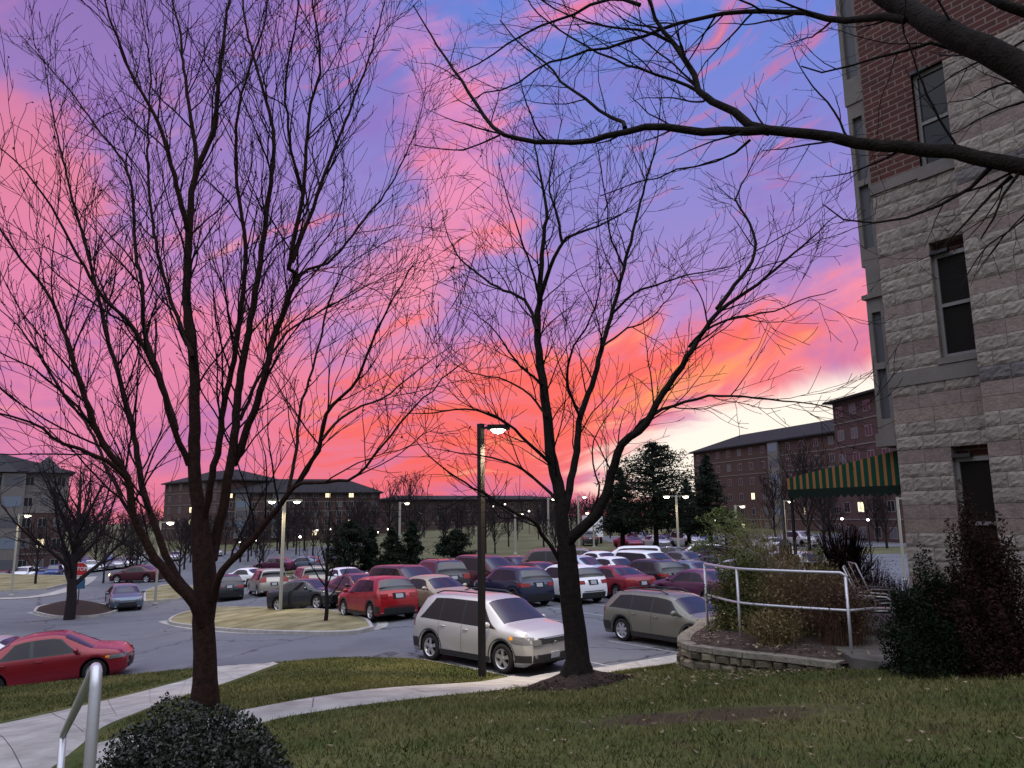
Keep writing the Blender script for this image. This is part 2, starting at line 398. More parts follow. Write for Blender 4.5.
rayset(577, [(3, 2.12), (6, 1.92), (8, 1.7), (10, 1.4), (12, 1.12), (14.5, .65), (16.6, .22)])
NRAY = len(CP)
WTOP = 1.9
WPX = [(697, 625), (685, 632), (680, 640), (690, 645), (712, 648), (742, 652), (775, 655), (808, 659), (840, 663)]
PLANT_WALL = [tuple(atz(a, b, WTOP))[:2] for a, b in WPX]
for (a, b), yb in zip(WPX[2:], (663, 668, 670, 671, 671, 671, 670)):
    q_ = atz(a, b, WTOP); r_ = ray(a, yb); CP.append((q_.x - .05, q_.y - .06, CAMZ + r_.z / r_.y * q_.y))
NRAY = len(CP)
CP += [(6.5, 10.2, 1.97), (6, 7, 2.06), (3, 7, 1.93), (4, 4, 2.12), (3.4, 16, .75), (4.2, 19.5, .2),
       (8, 9, 2.1), (9, 5, 2.15), (-9, 6, 1.2), (-12, 8, .9), (-16, 12, .3), (-20, 18, -.6), (-25, 18, -1), (0, 0, 2.2), (-4, 0, 2.2), (6, 0, 2.2),
       (-10, 0, 2.1), (6, 19, .3), (9, 20, .4), (12, 22, .3)]
CP = [(x, y, relin(y, z) if (y > 2.5 and y < 17 and abs(x) < 9.5 and n_ >= NRAY) else z) for n_, (x, y, z) in enumerate(CP)]
cp = np.array(CP)
def _tps(r): return np.where(r > 1e-6, r * r * np.log(np.maximum(r, 1e-6)), 0)
_n = len(cp); _D = np.hypot(cp[:, None, 0] - cp[None, :, 0], cp[:, None, 1] - cp[None, :, 1])
_A = np.zeros((_n + 3, _n + 3)); _A[:_n, :_n] = _tps(_D) + np.eye(_n) * 1.5
_A[:_n, _n] = 1; _A[:_n, _n + 1:] = cp[:, :2]; _A[_n:, :_n] = _A[:_n, _n:].T
_w = np.linalg.solve(_A, np.concatenate([cp[:, 2], [0, 0, 0]]))
def lawn_np(x, y):
    x = np.asarray(x, float); y = np.asarray(y, float); s = x.shape; x = x.ravel(); y = y.ravel()
    r = np.hypot(x[:, None] - cp[None, :, 0], y[:, None] - cp[None, :, 1])
    z = _tps(r) @ _w[:_n] + _w[_n] + _w[_n + 1] * x + _w[_n + 2] * y
    ky = np.interp(x, [p[0] for p in KERB], [p[1] for p in KERB])
    t = np.clip((ky - y) / 1.3, 0, 1); t = t * t * (3 - 2 * t)
    return (z * t + (ground_np(x, y) + .14) * (1 - t)).reshape(s)
def lawn(x, y): return float(lawn_np(np.array([x]), np.array([y]))[0])
def onlawn(px, py):
    "where the line of sight meets the near lawn"
    r = ray(px, py); prev = 0
    ds = np.arange(2.5, 24, .05); x = r.x / r.y * ds; z = CAMZ + r.z / r.y * ds
    h = lawn_np(x, ds); k = np.argmax(z <= h + 1e-3)
    if not (z <= h + 1e-3).any(): k = len(ds) - 1
    return Vector((x[k], ds[k], h[k]))

# base sheets -------------------------------------------------------
def sheet(name, x0, x1, nx, y0, y1, ny, f, m, kind='structure', power=1.0):
    xs = np.linspace(x0, x1, nx) if name != 'ground' else np.r_[np.linspace(-900, -130, 24), np.linspace(-125, 125, 126), np.linspace(130, 900, 24)]; nx = len(xs); t = np.linspace(0, 1, ny) ** power; ys = y0 + (y1 - y0) * t
    X, Y = np.meshgrid(xs, ys); Z = f(X, Y)
    V = np.stack([X.ravel(), Y.ravel(), Z.ravel()], 1)
    i = np.arange(nx * ny).reshape(ny, nx); F = np.stack([i[:-1, :-1].ravel(), i[:-1, 1:].ravel(), i[1:, 1:].ravel(), i[1:, :-1].ravel()], 1)
    return tag(fast_mesh(name, V, F, m, smooth=True), kind=kind)
def hillz(X, Y):
    g = ground_np(X, Y) - .06
    rise = np.clip((Y - 120) / 150, 0, 1) * 3.0 + 2.2 * np.exp(-((X + 45) / 25) ** 2 - ((Y - 150) / 30) ** 2)
    lot = np.clip((76 - Y) / 3, 0, 1) * np.clip((64 - np.abs(X)) / 3, 0, 1)
    f_ = lambda t: np.clip(t, 0, 1) ** 2 * (3 - 2 * np.clip(t, 0, 1))
    dip = 2.4 * f_((-X - 16) / 26) * f_((Y - 68) / 34) * (1 - .7 * f_((Y - 150) / 60))
    return g + rise - .5 * lot - dip
sheet('ground', -900, 900, 120, 15, 1400, 240, hillz, M['field'], power=2.6)
sheet('ground_behind', -900, 900, 20, -600, 15, 10, lambda X, Y: X * 0 - 2.2, M['field'])
# car park
sheet('car_park', -60, 62, 90, 16.5, 73, 60, lambda X, Y: ground_np(X, Y), M['asphalt'])
sheet('far_car_park', -130, -26, 90, 104, 146, 40, lambda X, Y: hillz(X, Y) + .05, M['asphalt'])
sheet('road', 14, 120, 40, 88, 135, 14, lambda X, Y: hillz(X, Y) + .05, M['asphalt'])
# lawn follows the kerb line
nx, ny = 190, 120
xs = np.linspace(-26, 13, nx); L = []
for x in xs:
    ky = kerb_y(x) - .14; L.append(np.stack([np.full(ny, x), -3 + (ky + 3) * np.linspace(0, 1, ny) ** .8], 1))
L = np.array(L).transpose(1, 0, 2); Z = lawn_np(L[..., 0], L[..., 1])
V = np.concatenate([L, Z[..., None]], 2).reshape(-1, 3); i = np.arange(nx * ny).reshape(ny, nx)
F = np.stack([i[:-1, :-1].ravel(), i[:-1, 1:].ravel(), i[1:, 1:].ravel(), i[1:, :-1].ravel()], 1)
tag(fast_mesh('lawn', V, F, M['lawn'], smooth=True), kind='structure')
# kerb along the lot
def kerb_strip(name, line, w=.15, zf=None, h=.14, closed=False, zc=None):
    zf = zf or ground; mb = MB(); P = []
    pts = [Vector((x, y)) for x, y in line]; n = len(pts)
    segs = []
    for a in range(n if closed else n - 1):
        p, q = pts[a], pts[(a + 1) % n]; k = max(1, int((q - p).length / .5))
        segs += [p.lerp(q, j / k) for j in range(k)]
    if not closed: segs.append(pts[-1])
    m = len(segs); rows = []
    for j, p in enumerate(segs):
        a = segs[(j - 1) % m] if (closed or j) else p; b = segs[(j + 1) % m] if (closed or j < m - 1) else p
        t = (b - a).normalized(); nr = Vector((-t.y, t.x)); g = zf(p.x, p.y)
        o = p - nr * w
        rows.append([(p.x, p.y, g - .1), (p.x, p.y, g + h - .02), (p.x - nr.x * .02, p.y - nr.y * .02, g + h), (o.x, o.y, g + h + .003), (o.x, o.y, g - .1)])
    vs = [v for r_ in rows for v in r_]
    fs = [(j * 5 + k, ((j + 1) % m) * 5 + k, ((j + 1) % m) * 5 + k + 1, j * 5 + k + 1) for j in range(m if closed else m - 1) for k in range(4)]
    return tag(mb.add(vs, fs).build(name, M['kerb']), kind='structure')
def smooth_line(P, n=6):
    P = [Vector(p) for p in P]; o = []
    for i in range(len(P) - 1):
        a, b, c, d = P[max(i - 1, 0)], P[i], P[i + 1], P[min(i + 2, len(P) - 1)]
        for k in range(n):
            t = k / n
            o.append(.5 * ((2 * b) + (c - a) * t + (2 * a - 5 * b + 4 * c - d) * t * t + (3 * b - a - 3 * c + d) * t ** 3))
    return o + [P[-1]]
kerb_strip('kerb', [(x, y) for x, y in KERB])
# concrete paths draped on the lawn
PATHS = []
def path(name, up, lo, lift=.03, k=5):
    U = [onlawn(*p) for p in up]; Lo = [onlawn(*p) for p in lo]
    def res(P, n):
        P = [Vector(p) for p in P]; d = [0]
        for a, b in zip(P, P[1:]): d.append(d[-1] + (b - a).length)
        s = np.linspace(0, d[-1], n); return np.stack([np.interp(s, d, [p[c] for p in P]) for c in range(3)], 1)
    n = 60; A = res(smooth_line(U), n); B = res(smooth_line(Lo), n); T = np.linspace(0, 1, k + 3)[:, None, None]
    G = A[None] * (1 - T) + B[None] * T; X = G[..., 0]; Y = G[..., 1]; Z = lawn_np(X, Y) + lift
    Z[0] -= .08; Z[-1] -= .08
    V = np.stack([X.ravel(), Y.ravel(), Z.ravel()], 1); i = np.arange(V.shape[0]).reshape(k + 3, n)
    F = np.stack([i[:-1, :-1].ravel(), i[1:, :-1].ravel(), i[1:, 1:].ravel(), i[:-1, 1:].ravel()], 1)
    o = tag(fast_mesh(name, V, F, M['concrete'], smooth=True), kind='structure')
    PATHS.append(np.concatenate([A[:, :2], B[::-1, :2]])); 
    # joints
    mb = MB()
    for j in range(4, n - 1, 7):
        for r_ in range(1, k + 1):
            p, q = G[r_, j], G[r_ + 1, j]; t = (G[r_, j + 1] - p); t = t / (np.linalg.norm(t) + 1e-9) * .006
            c = [p - t, p + t, q + t, q - t]
            mb.quad(*[(a[0], a[1], lawn(a[0], a[1]) + lift + .004) for a in c])
    tag(mb.build('path_joints', M['trim']), kind='structure')
    return o
path('path', [(-60, 735), (0, 722), (100, 700), (160, 685), (196, 674), (206, 667)], [(-60, 840), (30, 800), (85, 758), (122, 722), (200, 692), (286, 664)], .034)
path('path', [(100, 742), (190, 722), (265, 707), (330, 696), (430, 686), (520, 678), (600, 667), (678, 655)],
     [(80, 790), (180, 752), (270, 722), (330, 711), (430, 698), (520, 688), (600, 675), (680, 663)], .04)
def inpoly(P, x, y):
    r_ = np.zeros(len(x), bool); n = len(P); j = n - 1
    for i in range(n):
        xi, yi = P[i]; xj, yj = P[j]
        c = ((yi > y) != (yj > y)) & (x < (xj - xi) * (y - yi) / (yj - yi + 1e-12) + xi); r_ ^= c; j = i
    return r_
# grass blades on the near lawn
PLANTER = PLANT_WALL + [(5.3, 10.4), (5.6, 11.6), (5.4, 14.5), (4.2, 14.6)]
g = np.random.default_rng(3)
def blades(n, x0, x1, y0, y1, h, w, name, m, pw=1.0):
    y = y0 + (y1 - y0) * g.random(n) ** pw; x = (x0 + (x1 - x0) * g.random(n))
    keep = np.abs(x) < .72 * y + .4
    x, y = x[keep], y[keep]
    ky = np.interp(x, [p[0] for p in KERB], [p[1] for p in KERB]) - .2
    keep = y < ky
    for P in PATHS + [np.array(PLANTER)]: keep &= ~inpoly(P, x, y)
    keep &= ~((x > 4.6) & (y > 9.7))
    patch = np.sin(x * 1.3 + 1.2) * np.sin(y * .9 + x * .5) + g.random(len(x)) * 1.2
    keep &= patch > -.75
    keep &= (((x - 1.9) / 1.5) ** 2 + ((y - 7.6) / .55) ** 2 > .9) | (g.random(len(x)) < .18)
    keep &= ((x - 1.0) ** 2 + (y - 12) ** 2) > .55
    x, y = x[keep], y[keep]; z = lawn_np(x, y); k = len(x)
    a = g.random(k) * 2 * PI; hh = h * (.5 + g.random(k)); ww = w * (.7 + .6 * g.random(k)) * (1 + y / 14)
    ln = hh * (.3 + .9 * g.random(k)); b = g.random(k) * 2 * PI
    V = np.zeros((k, 3, 3)); V[:, 0] = np.stack([x - np.cos(a) * ww, y - np.sin(a) * ww, z - .01], 1)
    V[:, 1] = np.stack([x + np.cos(a) * ww, y + np.sin(a) * ww, z - .01], 1)
    V[:, 2] = np.stack([x + np.cos(b) * ln, y + np.sin(b) * ln, z + hh], 1)
    return tag(fast_mesh(name, V.reshape(-1, 3), np.arange(3 * k).reshape(-1, 3), m), kind='stuff')
blades(430000, -18, 9, 3.4, 22.5, .040, .0048, 'grass', M['grass'], 1.2)
# fallen leaves
def leaf_patch(n, cx, cy, sx, sy, zf, size, name, inside=None):
    x = cx + g.normal(size=n) * sx; y = cy + g.normal(size=n) * sy
    if inside is not None: q_ = inpoly(np.array(inside), x, y); x, y = x[q_], y[q_]; n = len(x)
    z = 0; z = np.array([zf(a, b) for a, b in zip(x, y)]) + .012 + g.random(n) * .02
    a = g.random(n) * 2 * PI; s = size * (.5 + g.random(n)); t = g.normal(size=(n, 2)) * .3
    V = np.zeros((n, 4, 3))
    for j, (du, dv) in enumerate(((-1, 0), (0, -.55), (1, 0), (0, .55))):
        ux = du * np.cos(a) - dv * np.sin(a); uy = du * np.sin(a) + dv * np.cos(a)
        V[:, j] = np.stack([x + ux * s, y + uy * s, z + (ux * t[:, 0] + uy * t[:, 1]) * s + abs(du) * s * .3], 1)
    return tag(fast_mesh(name, V.reshape(-1, 3), np.arange(4 * n).reshape(-1, 4), M['leaf_litter']), kind='stuff')
leaf_patch(260, 3, 7.2, 2.6, 1.9, lawn, .022, 'fallen_leaves')
leaf_patch(200, 3.2, 10.7, .6, .25, lawn, .026, 'fallen_leaves')
leaf_patch(260, 6.0, 9.3, .6, .5, lawn, .032, 'fallen_leaves')
leaf_patch(120, .9, 12.0, .9, .6, lawn, .03, 'fallen_leaves')

# islands in the lot
def island(name, poly, m, h=.14, mound=.06):
    P = smooth_line(list(poly) + [poly[0]], 5)[:-1]; P = [(p.x, p.y) for p in [Vector((q[0], q[1])) for q in P]]
    kerb_strip('kerb', P, closed=True)
    cx = sum(p[0] for p in P) / len(P); cy = sum(p[1] for p in P) / len(P)
    vs = [(cx, cy, ground(cx, cy) + h + mound)]; fs = []; n = len(P)
    for k in (.5, .985):
        for x, y in P: X, Y = cx + (x - cx) * k, cy + (y - cy) * k; vs.append((X, Y, ground(X, Y) + h + (mound * .55 if k < .9 else -.01)))
    for j in range(n):
        a, b = 1 + j, 1 + (j + 1) % n; fs += [(0, a, b), (a, a + n, b + n, b)]
    return tag(MB().add(vs, fs).build(name, m, smooth=True), kind='structure')
def ongr(px, py, h=0.0):
    z = 0.0
    for _ in range(8): p = atz(px, py, z + h); z = ground(p.x, p.y)
    return p
def grpoly(L, h=0.0): return [tuple(ongr(a, b, h))[:2] for a, b in L]
ISL = grpoly([(374, 626), (350, 630.5), (300, 631), (240, 629), (195, 625), (168, 620), (186, 611), (225, 606), (290, 607), (335, 610), (365, 617)], .14)
island('island_grass', ISL, M['drygrass'])
ISL2 = grpoly([(36, 611), (60, 615.5), (95, 614.5), (116, 608.5), (100, 603.5), (66, 602.5), (42, 605.5)], .14)
island('island_mulch', ISL2, M['mulch'], mound=.55)
# pale gutter strips
def ribbon(name, pts, w, m, zf=ground, lift=.006):
    P = smooth_line([Vector((*p, 0)) for p in pts], 8); mb = MB(); vs = []
    for j, p in enumerate(P):
        t = (P[min(j + 1, len(P) - 1)] - P[max(j - 1, 0)]).normalized(); nr = Vector((-t.y, t.x, 0))
        for s in (-.5, .5): q = p + nr * w * s; vs.append((q.x, q.y, zf(q.x, q.y) + lift))
    return tag(mb.add(vs, [(2 * j, 2 * j + 1, 2 * j + 3, 2 * j + 2) for j in range(len(P) - 1)]).build(name, m), kind='structure')
ribbon('gutter', grpoly([(162, 621), (180, 626), (215, 630.5), (260, 633), (320, 633.5), (365, 631), (382, 626), (380, 620)]), .42, M['concrete'])
ribbon('gutter', grpoly([(30, 612), (50, 617), (80, 618), (110, 613.5), (121, 608.5)]), .4, M['concrete'])
# grass banks left of the lot and beyond its far end
def bank(name, poly, m, lift=.12):
    P = [Vector((x, y)) for x, y in poly]
    kerb_strip('kerb', [tuple(p) for p in P], closed=True)
    xs = np.array([p.x for p in P]); ys = np.array([p.y for p in P]); N = 40
    # fill: grid of the bounding box clipped as a fan of strips
    mb = MB(); c = Vector((xs.mean(), ys.mean())); K = 14; ring = []
    S = []
    for a in range(len(P)):
        for j in range(6): S.append(P[a].lerp(P[(a + 1) % len(P)], j / 6))
    n = len(S); vs = [(c.x, c.y, ground(c.x, c.y) + lift)]; fs = []
    for k in range(1, K + 1):
        for p in S: q = c.lerp(p, k / K * .995); vs.append((q.x, q.y, ground(q.x, q.y) + lift))
    for j in range(n):
        fs.append((0, 1 + j, 1 + (j + 1) % n))
        for k in range(K - 1): fs.append((1 + k * n + j, 1 + (k + 1) * n + j, 1 + (k + 1) * n + (j + 1) % n, 1 + k * n + (j + 1) % n))
    return tag(mb.add(vs, fs).build(name, m, smooth=True), kind='structure')
bank('verge', grpoly([(-90, 593), (0, 592), (45, 590), (72, 583), (80, 577), (0, 574.5), (-90, 575)]), M['drygrass'])
bank('verge', grpoly([(146, 603), (178, 600), (196, 595), (197, 588), (165, 586), (146, 592)]), M['drygrass'])
ribbon('pavement', grpoly([(-90, 600), (0, 599), (48, 595), (80, 585), (90, 577)]), 1.3, M['concrete'], lift=.03)
# worn parking bay lines
bay = MB()
def bayline(x, y, th, L=5.0):
    dx_, dy_ = math.cos(th), math.sin(th); nx_, ny_ = -dy_ * .05, dx_ * .05
    c = [(x + nx_, y + ny_), (x - nx_, y - ny_), (x - nx_ + dx_ * L, y - ny_ + dy_ * L), (x + nx_ + dx_ * L, y + ny_ + dy_ * L)]
    bay.quad(*[(a, b, ground(a, b) + .005) for a, b in c])
for k in range(5): bayline(1.2 + k * 2.35, 17.6 + k * 1.55, R(127))
for k in range(14): bayline(-3.2 + k * 2.45, 28.6 + k * .35, R(124), 9.5)
tag(bay.build('parking_lines', mat('worn_paint', (.26, .26, .27), .8, var=(6, .3))), kind='structure')
# ------------------------------------------------------------------ cars
GL = [M['glass'], M['trim']]
def smoothcurve(pts, xs, sig=.035):
    px_ = [p[0] for p in pts]; pz_ = [p[1] for p in pts]
    xf = np.arange(min(px_) - .3, max(px_) + .3, .01); z = np.interp(xf, px_, pz_)
    k = np.exp(-.5 * (np.arange(-15, 16) * .01 / sig) ** 2); k /= k.sum()
    zp = np.pad(z, 15, mode='edge'); return np.interp(xs, xf, np.convolve(zp, k, 'valid'))
class Car:
    """x runs from the tail (0) to the nose (L); the root sits at mid-length on the ground"""
    def __init__(s, L, W, top, belt, wb, r, clear=.2, tumble=.30, hood_w=.93, arch=.065, rear_round=.3, front_round=.42, sill=None):
        s.L, s.W, s.top, s.belt, s.wb, s.r, s.clear, s.tumble, s.hood_w = L, W / 2, top, belt, wb, r, clear, tumble, hood_w
        s.ar = r + arch; s.rr, s.fr = rear_round, front_round
    def T(s, x): return smoothcurve(s.top, x)
    def B(s, x): return smoothcurve(s.belt, x, .08)
    def half(s, x):
        a = np.clip((s.rr - x) / s.rr, 0, 1); b = np.clip((x - (s.L - s.fr)) / s.fr, 0, 1)
        return s.W * (1 - .13 * a ** 2.2 - .24 * b ** 2.4)
    def ring(s, x):
        x = np.atleast_1d(x).astype(float); T, B, w = s.T(x), s.B(x), s.half(x)
        gh = np.clip(T - B, 0, None); wt_ = w * s.hood_w - s.tumble * gh - .02
        zs = np.minimum(B, T - .035)
        e = np.clip(np.minimum(x / .18, (s.L - x) / .18), 0, 1)
        zl = s.clear + (1 - e) * .10
        az_ = np.zeros_like(x)
        for xw in s.wb:
            dd = s.ar ** 2 - (x - xw) ** 2; az_ = np.where(dd > 0, np.sqrt(np.maximum(dd, 0)) + s.r, az_)
        lo = np.maximum(zl, az_)
        z8 = np.maximum(.5 * (zs + s.clear), lo + .05); z9 = np.maximum(s.clear + .16, lo + .025)
        z7 = np.maximum(zs - .12, z8 + .04)
        r1 = .05 + .05 * np.clip(gh / .3, 0, 1)
        P = [(0 * x, T + .030 * np.clip(gh / .3, .5, 1)), (.5 * wt_, T + .022 * np.clip(gh / .3, .5, 1)), (np.maximum(wt_ - r1 * 1.3, .02), T), (wt_ - r1 * .35, T - r1 * .35 * np.clip(gh / .2, .3, 1)),
             (wt_ + .01, T - r1 * np.clip(gh / .2, .25, 1)), (.5 * (wt_ + w * .965) + .008 * (gh > .1), .5 * (T - r1 * np.clip(gh / .2, .25, 1) + zs)), (w * .965, zs), (w * .995, z7), (w, z8), (w * .992, z9), (w * .965, lo),
             (w * .965 - .24, lo), (w * .965 - .24, np.minimum(zl, lo)), (0 * x, zl)]
        return np.stack([np.stack([a + 0 * x, b + 0 * x], -1) for a, b in P], 1)     # n,14,2
    def side(s, x, z):
        "half-width at height z"
        out = np.zeros_like(z); Rr = s.ring(x)
        for i in range(len(x)):
            seg = Rr[i, 3:11][::-1]; out[i] = np.interp(z[i], seg[:, 1], seg[:, 0])
        return out
    def body(s):
        xs = list(np.arange(.0, s.L + .001, .06)) + [.02, .1, s.L - .02, s.L - .1]
        for xw in s.wb:
            for a in np.linspace(0, PI, 19): xs.append(xw + s.ar * math.cos(a))
            xs += [xw - s.ar - .004, xw + s.ar + .004]
        xs = sorted({round(min(max(x, 0), s.L), 3) for x in xs if 0 <= x <= s.L}); xs = np.array([x for i, x in enumerate(xs) if i == 0 or x - xs[i - 1] > .0035])
        Rr = s.ring(xs); n = len(xs); full = np.concatenate([Rr, Rr[:, -2:0:-1] * np.array([-1, 1])], 1); k = full.shape[1]
        # round the ends
        V = np.zeros((n, k, 3)); V[..., 0] = xs[:, None] - s.L / 2; V[..., 1] = full[..., 0]; V[..., 2] = full[..., 1]
        zmid = .55
        for i, x in enumerate(xs):
            for endx, sg in ((0, 1), (s.L, -1)):
                d = abs(x - endx)
                if d < .30:
                    q = (1 - d / .30); V[i, :, 0] += sg * q * .10 * np.abs(V[i, :, 2] - zmid) ** 1.5 / .3 * (1)
                    V[i, :, 0] += sg * q * .10 * (V[i, :, 1] / s.W) ** 2
        V = V.reshape(-1, 3); F = []
        for i in range(n - 1):
            for j in range(k): F.append((i * k + j, i * k + (j + 1) % k, (i + 1) * k + (j + 1) % k, (i + 1) * k + j))
        mb = MB(); mb.v = [tuple(p) for p in V]; mb.f = F; mb.mi = [0] * len(mb.f)
        # the wheel wells and underside are dark
        for q, f in enumerate(F):
            if q % k in (10, 11, 12, 13, 14, 15): mb.mi[q] = 1
        # closed nose and tail faces, bowed like the rounding of the sides
        for i, sgn in ((0, -1), (n - 1, 1)):
            rows = []
            for j in [0, 1, 2, 3, 4, 5, 6, 7, 8, 9, 10, 13]:
                yy, zz = Rr[i, j if j != 13 else 12]; yy = max(yy, .01) if j != 13 else Rr[i, 10, 0]; 
                rows.append([(float(s.shape_x(np.array(xs[i]), q * yy, zz)), q * yy, zz) for q in np.linspace(-1, 1, 11)])
            vs = [p for r_ in rows for p in r_]; fs = [(a * 11 + b, a * 11 + b + 1, (a + 1) * 11 + b + 1, (a + 1) * 11 + b) for a in range(len(rows) - 1) for b in range(10)]
            mb.add(vs, fs if sgn < 0 else [f[::-1] for f in fs])
        return mb
    def shape_x(s, x, y, z):
        "same end rounding as the body"
        o = x - s.L / 2
        for endx, sg in ((0, 1), (s.L, -1)):
            d = np.abs(x - endx); q = np.clip(1 - d / .30, 0, None)
            o = o + sg * q * .10 * (np.abs(z - .55) ** 1.5 / .3 + (y / s.W) ** 2)
        return o
    def sidepatch(s, xa, xb, za, zb, sg, off=.006, nx_=10, nz=5, mb=None, mi=0):
        "panel hugging the side; za, zb are functions of x or numbers; xa, xb may be pairs (bottom, top) for slanted ends"
        mb = mb or MB(); xa = xa if isinstance(xa, tuple) else (xa, xa); xb = xb if isinstance(xb, tuple) else (xb, xb)
        G = []
        for j in range(nz + 1):
            t = j / nz; x = np.linspace(xa[0] + (xa[1] - xa[0]) * t, xb[0] + (xb[1] - xb[0]) * t, nx_ + 1)
            z0 = za(x) if callable(za) else np.full_like(x, za); z1 = zb(x) if callable(zb) else np.full_like(x, zb)
            z1 = np.maximum(z1, z0 + .004); z = z0 + (z1 - z0) * t; y = s.side(x, z) + off
            G.append(np.stack([s.shape_x(x, y, z), y * sg, z + .002], 1))
        k = len(mb.v); w_ = nx_ + 1
        mb.v += [tuple(p) for r_ in G for p in r_]; 
        fs = [(k + j * w_ + i, k + j * w_ + i + 1, k + (j + 1) * w_ + i + 1, k + (j + 1) * w_ + i) for j in range(nz) for i in range(nx_)]
        mb.f += fs if sg < 0 else [f[::-1] for f in fs]; mb.mi += [mi] * len(fs); return mb
    def toppatch(s, x0, x1, inset=.045, off=.006, n=14):
        xs = np.linspace(x0, x1, n + 1); Rr = s.ring(xs); T = s.T(xs); d = np.gradient(T, xs); mb = MB(); rows = []
        for i, x in enumerate(xs):
            nn = Vector((-d[i], 0, 1)).normalized(); row = []
            for q in (3, 2, 1, .5, 0, -.5, -1, -2, -3):
                sg = 1 if q > 0 else -1; k = abs(q)
                if k >= 1: y, z = Rr[i, int(k)]
                elif k == .5: y, z = Rr[i, 1, 0] * .5, (Rr[i, 0, 1] + Rr[i, 1, 1]) / 2
                else: y, z = 0.0, Rr[i, 0, 1]
                y = -(y + (.004 if k == 3 else 0)) * sg
                row.append((float(s.shape_x(x, y, z)) + nn.x * off, y, z + nn.z * off))
            rows.append(row)
        vs = [p for r_ in rows for p in r_]; fs = [(i * 9 + j, (i + 1) * 9 + j, (i + 1) * 9 + j + 1, i * 9 + j + 1) for i in range(n) for j in range(8)]
        return mb.add(vs, fs)
def wheel_parts(root, x, y, r, sg, spokes=5, w=.215):
    mx = Matrix.Rotation(PI / 2, 4, 'X'); h = w / 2; rr = r * .68
    t = MB().lathe([(rr - .01, -h + .02), (rr, -h), (r - .02, -h + .005), (r, -h + .03), (r, h - .03), (r - .02, h - .005), (rr, h), (rr - .01, h - .02)], 28, mx, caps=False)
    wh = t.build('wheel', M['tyre'], root, True); wh.location = (x, sg * (y - h), r)
    m = MB(); s_ = -sg   # outer face towards +y*sg ; lathe z -> -y after the turn
    zo = s_ * (h - .015)
    m.lathe([(rr, s_ * h * .98), (rr - .02, zo), (rr - .035, s_ * (h - .06)), (rr - .04, s_ * (h - .07))], 28, mx, caps=False)
    for k in range(spokes):
        a = 2 * PI * k / spokes + .3
        rot = mx @ Matrix.Rotation(a, 4, 'Z')
        zz = sorted((s_ * (h - .055), s_ * (h - .02)))
        vs = [(.03, -.034), (rr - .025, -.05), (rr - .025, .05), (.03, .034)]
        m.add([rot @ Vector((p[0], p[1], z)) for z in zz for p in vs], [(0, 1, 2, 3), (7, 6, 5, 4), (0, 1, 5, 4), (1, 2, 6, 5), (2, 3, 7, 6), (3, 0, 4, 7)])
    m.lathe([(.001, s_ * (h - .01)), (.055, s_ * (h - .012)), (.06, s_ * (h - .05))], 14, mx)
    m.build('rim', M['rim'], wh, False)
    d = MB().lathe([(.001, s_ * (h - .085)), (rr - .02, s_ * (h - .085))], 20, mx); d.build('brake_disc', M['trim'], wh)
